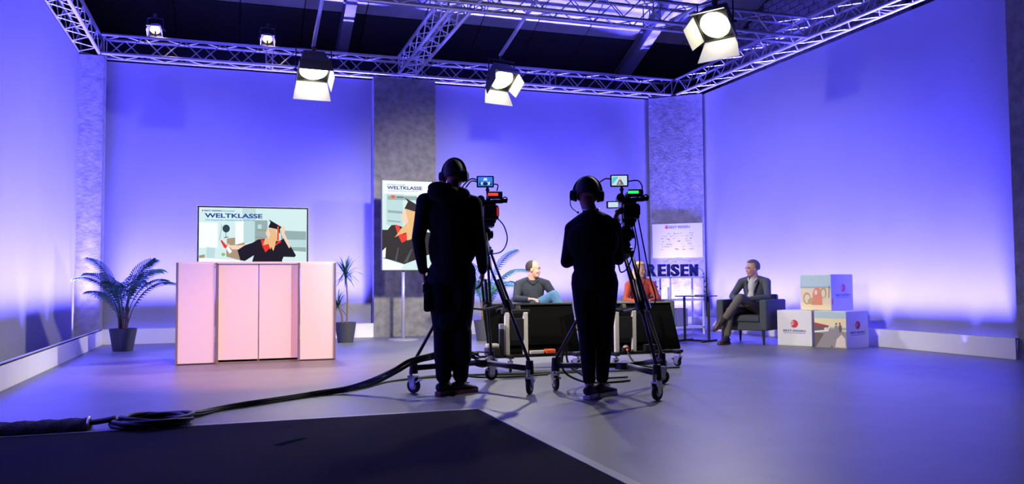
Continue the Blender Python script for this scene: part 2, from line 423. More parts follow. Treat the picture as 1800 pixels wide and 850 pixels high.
tag(MB().tube([(1.09, 12.16, 4.36), (1.09, 10.22, 4.812)], .028, 10).build('hanging_pipe', M_silver, smooth=True), 'slanting silver pipe carrying the lamp above the counter', 'pipe')
tag(MB().tube([(3.92, 12.06, 4.43), (3.92, 10.22, 4.812)], .028, 10).build('hanging_pipe', M_silver, smooth=True), 'slanting silver pipe carrying the lamp between the camera operators', 'pipe')
tag(MB().tube([(5.75, 8.88, 4.462), (5.75, 10.02, 4.522)], .024, 10).build('hanging_pipe', M_silver, smooth=True), 'short silver pipe holding the large lamp to the cross truss', 'pipe')

# ================================================================== counter
M_panel = mat('counter_panel', (.80, .79, .76), .35)
M_prof = mat('aluminium_profile', (.42, .41, .42), .35, metal=.7)
cn = thing('counter', 'pale four-panel reception counter with aluminium edges in front of a screen', 'counter', (.285, 10.05, 0))
xs = [(-.865, -.475, 0), (-.435, .0, .03), (.012, .45, .03), (.475, .865, 0)]
for (x0, x1, y) in xs:
    B(((x0 + x1) / 2, y + .01, .58), (x1 - x0, .02, 1.13)).build('front_panel', M_panel, cn, bevel=.003)
for x in (-.878, -.458, .458, .878):
    B((x, .012, .58), (.022, .045, 1.15)).build('edge_profile', M_prof, cn)
B((.006, .045, .58), (.010, .02, 1.13)).build('edge_profile', M_prof, cn)
B((-.442, .045, .58), (.012, .02, 1.13)).build('edge_profile', M_prof, cn)
B((.462, .05, .58), (.012, .02, 1.13)).build('edge_profile', M_prof, cn)
for s in (-1, 1): B((s * .88, .27, .58), (.018, .46, 1.14)).build('side_panel', M_panel, cn)
B((0, .27, 1.155), (1.78, .52, .025)).build('counter_top', M_white, cn, bevel=.004)
B((0, .26, .3), (1.74, .44, .02)).build('shelf', M_white, cn)
B((0, .06, .02), (1.75, .06, .04)).build('kick_board', M_prof, cn)

# ================================================================== screens
S_bg = glow('screen_pale', (214, 240, 240), 1.0); S_wht = glow('screen_white', (250, 255, 255), 1.0)
S_blu = glow('screen_blue', (24, 62, 150)); S_blk = glow('screen_black', (22, 16, 26)); S_red = glow('screen_red', (240, 50, 30))
S_hair = glow('screen_hair', (238, 190, 130)); S_skin = glow('screen_skin', (246, 214, 190)); S_grey = glow('screen_grey', (150, 176, 176))
S_tan = glow('screen_tan', (172, 150, 120)); S_gn = glow('screen_globe', (40, 66, 74)); S_lb = glow('screen_light', (190, 222, 224)); S_org = glow('screen_orange', (236, 96, 40))
S_cy = glow('screen_sub', (110, 170, 200)); S_gr2 = glow('screen_green', (150, 190, 110)); S_drk = glow('screen_darkgrey', (70, 78, 84))
PM = [S_bg, S_wht, S_blu, S_blk, S_red, S_hair, S_skin, S_grey, S_tan, S_gn, S_lb, S_org, S_gr2, S_drk]
BG, WH, BL, BK, RD, HR, SK, GY, TN, GN, LB, OR, G2, DG = range(14)
def ell(cx, cy, rx, ry, n=24, a0=0, a1=2 * PI): return [(cx + rx * math.cos(a0 + (a1 - a0) * i / n), cy + ry * math.sin(a0 + (a1 - a0) * i / n)) for i in range(n)]
def picture(parent, shapes, x0, y0, x1, y1, W, H, zb, name='picture', mats=None, yoff=-.0015, step=.00022):
    mb = MB()
    for i, (mi, pts) in enumerate(shapes):
        pts = [(min(max(p[0], x0), x1), min(max(p[1], y0), y1)) for p in pts]
        fn = lambda u, v, i=i: ((u - x0) / (x1 - x0) * W - W / 2, yoff - step * i, zb + H - (v - y0) / (y1 - y0) * H)
        mb.poly(pts, fn, mi)
    return mb.build(name, mats or PM, parent)
def tv(label, loc, W, H, zb, frame_m, rz=0, bez=.014):
    t = thing('television', label, 'television', loc, rz)
    f = MB()
    for s in (-1, 1):
        f.box((s * (W / 2 + bez / 2), .02, zb + H / 2), (bez, .05, H + 2 * bez)); f.box((0, .02, zb + H / 2 + s * (H / 2 + bez / 2)), (W + 2 * bez, .05, bez))
    f.build('bezel', frame_m, t)
    B((0, .03, zb + H / 2), (W + bez, .04, H + bez)).build('back_cover', M_blackpl, t)
    B((0, .007, zb + H / 2), (W, .006, H)).build('screen', S_bg, t)
    return t
# landscape screen behind the counter
t1 = tv('wide screen showing a graduate under the word WELTKLASSE above the counter', (.26, 11.25, 0), 1.345, .757, 1.14, M_blackpl)
sb = MB()
for s in (-1, 1): sb.box((s * .692, .02, 1.515), (.008, .055, .80))
sb.box((0, .02, 1.916), (1.39, .055, .008)); sb.build('silver_rim', M_white, t1)
MB().cyl((0, .1, .02), (0, .1, 1.3), .035).box((0, .1, .012), (.7, .45, .024)).box((0, .075, 1.4), (.3, .05, .3)).build('stand', M_black, t1)
land = [(LB, [(620, 60), (800, 60), (800, 520), (640, 560)]), (WH, [(60, 270), (300, 270), (300, 620), (60, 620)]), (WH, [(530, 250), (640, 250), (640, 560), (530, 560)]),
        (LB, [(660, 250), (770, 250), (770, 520), (660, 540)]), (GY, [(790, 230), (960, 230), (960, 520), (790, 520)]), (LB, [(830, 290), (880, 290), (880, 350), (830, 350)]),
        (TN, [(820, 355), (950, 360), (950, 380), (820, 375)]), (TN, [(800, 460), (930, 465), (930, 480), (800, 478)]),
        (GY, [(1140, 370), (1490, 380), (1490, 500), (1140, 495)]), (LB, [(1140, 495), (1490, 500), (1490, 600), (1140, 590)]), (GY, [(1240, 600), (1490, 605), (1490, 670), (1240, 650)]),
        (TN, [(420, 490), (530, 475), (530, 580), (420, 590)]), (TN, [(415, 600), (620, 640), (600, 790), (415, 740)]), (TN, [(530, 580), (650, 540), (660, 570), (540, 600)]),
        (TN, [(60, 725), (135, 710), (135, 755), (60, 760)]), (WH, [(60, 760), (600, 790), (600, 880), (60, 880)]), (LB, [(160, 610), (270, 620), (260, 760), (150, 750)]),
        (GN, ell(410, 352, 48, 54)), (GN, [(403, 405), (410, 405), (410, 470), (403, 470)]), (DG, [(380, 475), (435, 462), (438, 472), (384, 485)]), (GY, [(350, 300), (357, 300), (330, 520), (322, 510)]),
        (G2, ell(375, 710, 26, 22)), (RD, [(335, 520), (352, 510), (430, 600), (405, 630), (380, 610)]), (WH, [(420, 600), (440, 595), (490, 670), (455, 700), (415, 630)]),
        (SK, [(425, 555), (480, 590), (650, 578), (640, 640), (490, 640), (430, 580)]),
        (BK, [(560, 650), (660, 580), (760, 545), (830, 500), (900, 490), (1120, 520), (1180, 480), (1270, 580), (1350, 720), (1330, 745), (1180, 740), (1160, 790), (1170, 880), (740, 880), (780, 720), (660, 800), (600, 790)]),
        (RD, [(870, 500), (900, 500), (990, 560), (1080, 560), (1110, 510), (1150, 530), (1060, 590), (990, 620), (935, 680), (890, 590)]),
        (SK, [(1140, 320), (1170, 300), (1205, 345), (1190, 400), (1275, 600), (1255, 620), (1150, 430)]),
        (SK, [(960, 340), (1040, 345), (1040, 470), (975, 490), (945, 440), (935, 405)]),
        (HR, [(975, 345), (1075, 350), (1085, 480), (1060, 600), (1040, 660), (1010, 600), (1000, 640), (975, 560), (900, 580), (930, 480), (975, 490), (1000, 430)]),
        (BK, [(970, 330), (1000, 255), (975, 215), (1150, 320), (1130, 350), (1130, 420), (1080, 350)]), (OR, [(1093, 310), (1112, 310), (1120, 510), (1085, 510)])]
picture(t1, land, 55, 62, 1500, 873, 1.345, .757, 1.14)
def tvtext(t, s, u, v, hgt, wid, m, x0, y0, x1, y1, W, H, zb):
    X = (u - x0) / (x1 - x0) * W - W / 2; Z = zb + H - (v - y0) / (y1 - y0) * H
    return text('lettering', s, hgt / (y1 - y0) * H, m, t, frame((X, -.010, Z), (1, 0, 0), (0, 0, 1)), wid / (x1 - x0) * W, bold=.032)
A1 = (55, 62, 1500, 873, 1.345, .757, 1.14)
tvtext(t1, 'WELTKLASSE', 128, 205, 62, 762, S_blu, *A1)
tvtext(t1, 'BEST-REISEN', 125, 118, 20, 225, S_blu, *A1)
tvtext(t1, 'AKADEMIE', 355, 118, 18, 165, S_cy, *A1)
tvtext(t1, 'Die Experten-Akademie ab 18.00 Uhr', 140, 250, 26, 670, S_cy, *A1)
picture(t1, [(RD, ell(103, 108, 11, 11))], 55, 62, 1500, 873, 1.345, .757, 1.14, 'logo_ball', yoff=-.011)
# portrait screen on its pole
t2 = tv('upright screen on a pole showing a graduate, before the concrete pillar', (2.655, 13.05, 0), .815, 1.43, 1.115, M_blackpl, bez=.012)
MB().cyl((-.06, .06, .0), (-.06, .06, 1.3), .026).build('pole', M_silver, t2, smooth=True)
MB().lathe([(.01, 0), (.24, 0), (.24, .012), (.03, .02)], (-.06, .06, 0)).build('base_plate', M_silver, t2)
B((0, .065, 1.5), (.35, .03, .5)).build('bracket', M_black, t2)
port = [(LB, [(80, 60), (220, 60), (220, 420), (80, 420)]), (GY, [(90, 165), (350, 165), (350, 200), (90, 200)]), (GY, [(90, 290), (215, 298), (215, 320), (90, 312)]), (LB, [(100, 230), (155, 235), (155, 292), (100, 290)]),
        (OR, [(120, 160), (150, 160), (150, 188), (120, 188)]), (GY, [(90, 375), (200, 385), (200, 398), (90, 388)]), (WH, [(55, 40), (470, 40), (470, 150), (55, 150)]), (WH, [(340, 160), (470, 140), (470, 420), (360, 420)]),
        (BK, [(44, 460), (90, 460), (120, 420), (160, 415), (330, 470), (470, 480), (470, 660), (400, 690), (230, 755), (120, 720), (44, 700)]),
        (DG, [(150, 725), (175, 610), (185, 610), (165, 728)]), (DG, [(225, 745), (290, 620), (300, 625), (260, 735)]),
        (WH, [(44, 705), (225, 760), (205, 800), (44, 805)]), (S_bg and BG, [(220, 800), (240, 755), (470, 660), (470, 805)]), (WH, [(44, 640), (75, 610), (70, 700), (44, 700)]),
        (RD, [(150, 415), (180, 420), (225, 500), (320, 430), (330, 500), (210, 572), (175, 500)]),
        (SK, [(225, 285), (275, 285), (275, 400), (235, 410), (215, 370), (205, 345)]),
        (HR, [(240, 280), (340, 300), (345, 420), (325, 500), (290, 540), (255, 550), (250, 480), (190, 500), (150, 525), (210, 440), (265, 390)]),
        (BK, [(232, 275), (262, 215), (235, 178), (380, 262), (420, 250), (400, 300), (330, 300)]), (OR, [(333, 255), (350, 255), (352, 330), (340, 420), (328, 420)]), (DG, [(168, 172), (225, 174), (225, 181), (168, 180)])]
picture(t2, port, 44, 34, 474, 805, .815, 1.43, 1.115)
A2 = (44, 34, 474, 805, .815, 1.43, 1.115)
tvtext(t2, 'WELTKLASSE', 84, 111, 30, 300, S_blu, *A2)
tvtext(t2, 'BEST-REISEN AKADEMIE', 84, 74, 8, 155, S_cy, *A2)
tvtext(t2, 'Die Experten-Akademie ab 18.00 Uhr', 90, 130, 11, 262, S_cy, *A2)

# ================================================================== plants
def pot(t, r, h):
    MB().lathe([(r * .72, 0), (r, h), (r * .93, h), (r * .90, h - .03)], n=28).build('pot', M_pot, t, smooth=False)
    MB().lathe([(.001, h - .035), (r * .92, h - .034), (.001, h - .033)], n=20).build('soil', M_soil, t)
def frond(L, droop, lean, leaf=.22, n=26, wob=0):
    mb = MB(); pts = []
    for i in range(n + 1):
        s = i / n; a = lean + droop * s * s
        if i == 0: p = Vector((0, 0, 0))
        else: p = p + Vector((math.sin(a), 0, math.cos(a))) * (L / n)
        pts.append(p.copy())
    mb.tube(pts, [.008 * (1 - .8 * i / n) for i in range(n + 1)], 5)
    for i in range(int(n * .28), n + 1):
        s = i / n; t = (pts[min(i + 1, n)] - pts[max(0, i - 1)]).normalized(); side = Vector((0, 1, 0)); up = t.cross(side)
        l = leaf * (math.sin(PI * min(1, (s - .2) / .85)) * .75 + .3)
        for sg in (-1, 1):
            d = (side * sg * .72 + t * .75 - up * .12).normalized(); w_ = .0125
            p0 = pts[i]; p1 = p0 + d * l * .5 + Vector((0, 0, .012)); p2 = p0 + d * l + Vector((0, 0, -.25 * l))
            wv = t * w_
            mb.add([p0 - wv * .5, p0 + wv * .5, p1 + wv, p1 - wv, p2], [(0, 1, 2, 3), (3, 2, 4)])
    return mb
def palm(label, loc, scale, seed, n=15):
    rnd = random.Random(seed); t = thing('potted_palm', label, 'plant', loc)
    pot(t, .165 * scale + .015, .31 * scale)
    zt = .28 * scale
    for k in range(7):
        a = k * 2.4; r = .045 * scale
        MB().tube([(r * math.cos(a), r * math.sin(a), zt - .02), (r * 1.3 * math.cos(a), r * 1.3 * math.sin(a), zt + .33 * scale)], [.018 * scale, .012 * scale], 7).build('stem', M_stem, t, smooth=True)
    vs_ = [frond(.92 * scale, dr, ln, .24 * scale).mesh('frond', M_leaf) for dr, ln in ((1.5, .25), (1.1, .12), (1.8, .45), (1.3, .35))]
    for k in range(n):
        a = k * 2.399 + rnd.uniform(-.2, .2)
        M = Matrix.Translation((.05 * math.cos(a) * scale, .05 * math.sin(a) * scale, zt + rnd.uniform(.05, .3) * scale)) @ Matrix.Rotation(a, 4, 'Z') @ Matrix.Scale(rnd.uniform(.75, 1.05), 4)
        inst('frond', vs_[k % 4], t, M)
    return t
palm('green potted palm in a dark grey pot beside the counter', (-1.43, 12.6, 0), 1.0, 3, 17)
palm('potted palm behind the seated man in the navy shirt', (3.75, 12.4, 0), 1.02, 11, 14)
def blade(L, w_=.012):
    mb = MB(); n = 5; vs_ = []; p = Vector((0, 0, 0))
    for i in range(n + 1):
        s = i / n; a = .9 * s * s; ww = w_ * (1 - s) ** .6 if i < n else 0.0005
        vs_ += [p + Vector((0, -ww, 0)), p + Vector((0, ww, 0))]
        p = p + Vector((math.cos(a), 0, -math.sin(a))) * L / n
    return mb.add(vs_, [(2 * i, 2 * i + 1, 2 * i + 3, 2 * i + 2) for i in range(n)])
dr = thing('potted_dracaena', 'spiky two-headed dracaena in a dark pot beside the counter', 'plant', (1.66, 12.95, 0))
pot(dr, .165, .31)
bl = blade(.34, .015).mesh('leaf', M_leaf2); rnd = random.Random(5)
for (bx_, by_, x, y, z, n, sc) in ((.02, 0, .0, .0, 1.05, 54, 1.0), (-.04, .02, -.11, .0, .58, 34, .85)):
    MB().tube(smooth_pts([(bx_, by_, .27), ((bx_ + x) / 2 + .02, by_, (z + .27) / 2), (x, y, z)], 5), .013, 7).build('stem', M_stem, dr, smooth=True)
    for k in range(n):
        M = Matrix.Translation((x, y, z + rnd.uniform(-.06, .06))) @ Matrix.Rotation(k * 2.399, 4, 'Z') @ Matrix.Rotation(-rnd.uniform(-.6, 1.15), 4, 'Y') @ Matrix.Scale(sc * rnd.uniform(.8, 1.1), 4)
        inst('leaf', bl, dr, M)

# ================================================================== white cubes with prints
I_red = mat('print_red', srgb(205, 30, 40), .5); I_blu = mat('print_blue', srgb(40, 50, 120), .5); I_line = mat('print_line', srgb(130, 140, 190), .5)
I_sky = ink('print_sky', (180, 205, 195)); I_sand = ink('print_sand', (228, 214, 170)); I_sea = ink('print_sea', (150, 180, 175)); I_or = ink('print_orange', (222, 140, 95))
I_tan = ink('print_tan', (190, 165, 115)); I_dk = ink('print_brown', (110, 95, 85)); I_yel = ink('print_yellow', (236, 222, 165)); I_gr = ink('print_grey', (150, 145, 140)); I_wh = ink('print_white', (240, 236, 225)); I_dr = ink('print_darkred', (165, 70, 65)); I_pl = ink('print_pale', (225, 210, 185))
IM = [I_red, I_blu, I_line, I_sky, I_sand, I_sea, I_or, I_tan, I_dk, I_yel, I_gr, I_wh, I_dr, I_pl]
K = .487
def logo(parent, origin, xdir, k=1.0):
    F = frame(origin, xdir, (0, 0, 1))
    mb = MB(); fn = lambda u, v: F @ Vector((u, v, 0))
    mb.poly(ell(0, .05 * k, .052 * k, .052 * k, 28), fn, 0)
    fn2 = lambda u, v: F @ Vector((u, v, .0008))
    for (v, l) in ((.075, .055), (.052, .065), (.03, .05)):
        mb.poly([(-.056 * k, (v + .004) * k), ((-.056 + l) * k, (v + .012) * k), ((-.056 + l * .7) * k, v * k), (-.056 * k, (v - .008) * k)], fn2, 1)
    mb.build('logo_ball', [I_red, I_wh], parent)
    text('lettering', 'BEST-REISEN', .027 * k, I_blu, parent, F @ Matrix.Translation((0, -.055 * k, .0005)), .30 * k, bold=.02, align='CENTER')
    MB().poly([(-.145 * k, -.075 * k), (.145 * k, -.075 * k), (.145 * k, -.068 * k), (-.145 * k, -.068 * k)], lambda u, v: F @ Vector((u, v, .0005))).build('underline', I_line, parent)
def cube(label, loc, ang, group='white printed cubes'):
    t = thing('printed_cube', label, 'cube', loc, ang, group)
    B((0, 0, K / 2), (K, K, K)).build('block', M_cubew, t, bevel=.006)
    return t
M_cubew = mat('cube_white', (.80, .79, .76), .55)
def facepic(t, shapes, face):
    mb = MB()
    for i, (mi, pts) in enumerate(shapes):
        o = .0012 + i * .0003
        fn = (lambda u, v, o=o: (-K / 2 - o, K / 2 - u * K, v * K)) if face == 'x' else (lambda u, v, o=o: (u * K - K / 2, -K / 2 - o, v * K))
        mb.poly(pts, fn, mi)
    return mb.build('print', IM, t)
rr = lambda m, x0, y0, x1, y1: (m, [(x0, y0), (x1, y0), (x1, y1), (x0, y1)])
a1, a2, a3 = math.radians(30), math.radians(15), math.radians(15)
def center(corner, ang):     # near corner (local -x,-y) on the floor
    return Vector(corner) + rotz(ang) @ Vector((K / 2, K / 2, 0))
c1 = cube('white cube with red ball logo, lowest beside the dark grey armchair', center((7.455, 9.345, 0), a1), a1)
logo(c1, (-K / 2 - .0015, .0, .25), (0, -1, 0), 1.05)
c2 = cube('white cube with a pier scene and a red ball logo, lower one against the wall', center((7.585, 8.83, 0), a2), a2)
facepic(c2, [rr(9, 0.005, .01, .995, .985), rr(3, .005, .8, .995, .985), rr(5, .005, .50, .995, .56), (10, [(.005, .01), (.995, .01), (.995, .45), (.5, .52), (.005, .50)]), (8, [(.005, .01), (.6, .01), (.3, .38), (.005, .42)]),
             (10, [(.05, .01), (.5, .01), (.75, .40), (.3, .36)]), (12, [(.005, .58), (.45, .55), (.5, .60), (.12, .66), (.005, .68)]), (8, [(.005, .46), (.4, .5), (.45, .58), (.005, .58)]), (9, [(.32, .46), (.42, .48), (.42, .56), (.32, .54)]),
             (11, [(.005, .40), (.45, .45), (.5, .58), (.47, .6), (.43, .49), (.005, .44)]), (13, [(.65, .03), (.98, .03), (.96, .28), (.85, .38), (.7, .24)]), (10, ell(.70, .54, .06, .08)), (8, ell(.82, .54, .05, .1)), (8, ell(.70, .66, .025, .03)), (8, ell(.81, .67, .025, .03))], 'x')
logo(c2, (0.0, -K / 2 - .0015, .25), (1, 0, 0), 1.05)
c3 = cube('white cube with a beach bag print, stacked on top of two others', center((7.60, 9.12, K + .002), a3), a3)
facepic(c3, [rr(4, .005, .01, .995, .985), rr(3, .005, .66, .995, .985), rr(5, .005, .62, .995, .665), (9, [(.005, .01), (.995, .01), (.995, .15), (.005, .22)]), (7, ell(.22, .33, .13, .17)), (4, ell(.23, .32, .09, .12)), (7, ell(.42, .25, .18, .10)), (6, ell(.56, .42, .15, .22)),
             (6, [(.4, .15), (.72, .15), (.72, .45), (.42, .5)]), (13, ell(.52, .5, .05, .07)), (7, ell(.76, .5, .1, .16)), (4, ell(.76, .47, .06, .11)), (6, [(.45, .18), (.55, .18), (.5, .3)]), (8, [(.92, .35), (.94, .35), (.96, .68), (.94, .68)])], 'x')
facepic(c3, [(6, ell(.05, .25, .035, .10))], 'y')
logo(c3, (.02, -K / 2 - .0015, .25), (1, 0, 0), 1.05)

# ================================================================== board with paper on the corner pillar
bd = thing('paper_sheet', 'large paper sheet with BEST-REISEN heading on the corner pillar', 'poster', (7.985, 13.79, 0), math.atan2(-.66, .75))
B((0, -.004, 1.67), (.95, .018, .64)).build('paper', mat('paper', (.62, .62, .62), .8), bd)
text('lettering', 'BEST-REISEN', .045, I_blu, bd, frame((-.16, -.0137, 1.90), (1, 0, 0), (0, 0, 1)), .40, bold=.02)
MB().poly(ell(-.2, 1.923, .03, .03), lambda u, v: (u, -.0137, v)).build('logo_ball', I_red, bd)
mb = MB(); rnd = random.Random(4)
for k in range(60):
    u = rnd.uniform(-.32, .30); v = 1.80 - .05 * (k % 7) + rnd.uniform(-.008, .008); l = rnd.uniform(.02, .05)
    mb.poly([(u, v), (u + l, v + rnd.uniform(-.006, .006)), (u + l, v + .007), (u, v + .006)], lambda a_, b_: (a_, -.0135, b_))
mb.build('handwriting', ink('pencil', (120, 120, 125)), bd)['kind'] = 'stuff'

# ================================================================== letters, shelf and side table
sx0, sx1, sy, sd = 6.5, 7.62, 12.3, .36
sh = thing('metal_shelf', 'white metal frame shelf carrying blue letters', 'shelf', (sx0, sy, 0))
Wd = sx1 - sx0
for x in (0.012, .48, Wd - .012):
    for y in (0.012, sd): B((x, y, .485), (.024, .024, .97)).build('post', M_white, sh)
for z in (.12, .58, .965):
    for y in (.012, sd): B((Wd / 2, y, z), (Wd, .024, .024)).build('rail', M_white, sh)
    for x in (.012, Wd - .012): B((x, sd / 2, z), (.024, sd, .024)).build('rail', M_white, sh)
for z in (.135, .595, .98): B((Wd / 2, sd / 2 + .006, z), (Wd, sd + .02, .008)).build('shelf_board', mat('white_shelf_board', (.65, .65, .65), .3), sh)
M_let = mat('letter_blue', (.006, .009, .10), .5)
for i, (ch, x, wd_) in enumerate((('R', 6.60, .16), ('E', 6.80, .14), ('I', 6.975, .042), ('S', 7.045, .155), ('E', 7.235, .14), ('N', 7.41, .15))):
    o = text('letter', ch, .205, M_let, None, frame((x, sy + .12, .984), (1, 0, 0), (0, 0, 1)), wd_, extrude=.05, bold=.035)
    tag(o, 'dark blue standing letter %s on the white shelf' % ch + (' between I and E' if ch == 'S' else ' right after R' if i == 1 else ' right after S' if i == 4 else ''), 'letter', 'letters of REISEN')
M_ivy = mat('dark_foliage', (.015, .03, .03), .6)
def leafy(name, label, loc, n, rx, z0, z1, size, seed, vase=None):
    t = thing(name, label, 'plant', loc); rnd = random.Random(seed)
    lm = MB().add([(0, 0, 0), (.5, .3, .05), (1, 0, 0), (.5, -.3, .05)], [(0, 1, 2), (0, 2, 3)]).mesh('leaf', M_ivy)
    for k in range(n):
        s = rnd.random()
        M = Matrix.Translation((rnd.uniform(-rx, rx), rnd.uniform(-rx, rx), z0 + (z1 - z0) * s)) @ Euler((rnd.uniform(0, 6), rnd.uniform(-1, 1), rnd.uniform(0, 6))).to_matrix().to_4x4() @ Matrix.Scale(size, 4)
        inst('leaf', lm, t, M)
    MB().tube([(0, 0, max(0, z0) if z0 > 0 else 0), (.01, 0, max(z1, .02))], .006, 6).build('stem', M_ivy, t)
    if z0 < 0: MB().tube([(0.01, 0, .05), (.02, -.02, .0), (.02, -.02, z0)], .005, 6).build('vine', M_ivy, t)
    if vase: MB().lathe([(.03, 0), (.05, vase), (.043, vase), (.025, .01)], n=16).build('vase', M_white, t)
    return t
tp = leafy('trailing_plant', 'dark trailing plant in a white cup at the end of the white shelf', (7.56, 12.50, .984), 16, .045, .09, .2, .05, 2, .10)
MB().tube(smooth_pts([(.02, 0, .09), (.03, -.12, .13), (.035, -.235, .05), (.035, -.25, -.12), (.03, -.245, -.42)], 6), .005, 6).build('vine', M_ivy, tp)
vl = bpy.data.meshes['leaf.001'] if False else tp.children[0].data; rnd = random.Random(21)
for k in range(30):
    M = Matrix.Translation((.033 + rnd.uniform(-.035, .035), -.262 + rnd.uniform(-.03, .008), -.42 + .47 * k / 30)) @ Euler((rnd.uniform(-.5, .5), rnd.uniform(-1, 1), rnd.uniform(-2.6, -.5))).to_matrix().to_4x4() @ Matrix.Scale(.05, 4)
    inst('leaf', vl, tp, M)
leafy('small_plant', 'little dark leafy plant on the shelf behind the woman', (6.78, 12.45, .60), 26, .06, .06, .30, .06, 8, .06)
tag(MB().lathe([(.03, 0), (.034, .2), (.03, .2), (.027, .01)], (7.02, 12.42, .6)).build('glass_vase', mat('pale_glass', (.6, .6, .62), .15), smooth=True), 'slim pale glass vase on the middle shelf board', 'vase')
tag(B((7.24, 12.48, .14 + .15), (.22, .2, .30)).build('storage_box', mat('box_grey', (.22, .22, .23), .6), bevel=.01), 'grey storage box on the bottom shelf board', 'box')
st = thing('side_table', 'black square-tube side table beside the white shelf', 'table', (6.59, 10.86, 0), math.radians(-60))
for x in (-.2, .2):
    B((x, 0, .34), (.028, .028, .66)).build('leg', M_black, st); B((x, .0, .014), (.028, .46, .028)).build('foot', M_black, st)
B((0, 0, .014), (.4, .028, .028)).build('cross_bar', M_black, st)
B((0, 0, .675), (.46, .46, .016)).build('table_top', M_black, st, bevel=.003)
tag(B((6.57, 10.84, .691), (.21, .15, .014), rotz(.3)).build('notepad', M_white), 'white notepad lying on the black side table', 'notepad')

# ================================================================== armchairs
M_chair = mat('charcoal_fabric', (.055, .065, .075), .85, noise=.15, nscale=120)
M_chair2 = mat('olive_fabric', (.13, .14, .11), .85, noise=.15, nscale=120)
def armchair(label, loc, rz, m):
    t = thing('armchair', label, 'armchair', loc, rz, 'low armchairs of the talk round')
    for s in (-1, 1):
        B((s * .325, .0, .415), (.11, .72, .43)).build('armrest', m, t, bevel=.025, seg=3)
    B((0, -.02, .26), (.545, .66, .13)).build('seat_base', m, t, bevel=.015)
    B((0, .04, .365), (.535, .62, .10)).build('seat_cushion', m, t, bevel=.035, seg=3)
    B((0, -.31, .45), (.545, .10, .50)).build('backrest', m, t, bevel=.025, seg=3)
    B((0, -.235, .55), (.50, .10, .30), R3(.12)).build('back_cushion', m, t, bevel=.04, seg=3)
    for x in (-.30, .30):
        for y in (-.30, .30):
            MB().cyl((x, y, .205), (x * 1.04, y * 1.04, 0), .022, .014, n=10).build('leg', M_black, t)
    return t
armchair('charcoal armchair holding the man in the grey jacket', (7.14, 10.27, 0), math.radians(122), M_chair)
armchair('charcoal armchair holding the man in the navy shirt', (3.90, 10.55, 0), math.radians(172), M_chair)
armchair('olive grey armchair holding the woman in orange', (5.66, 10.77, 0), math.radians(162), M_chair2)

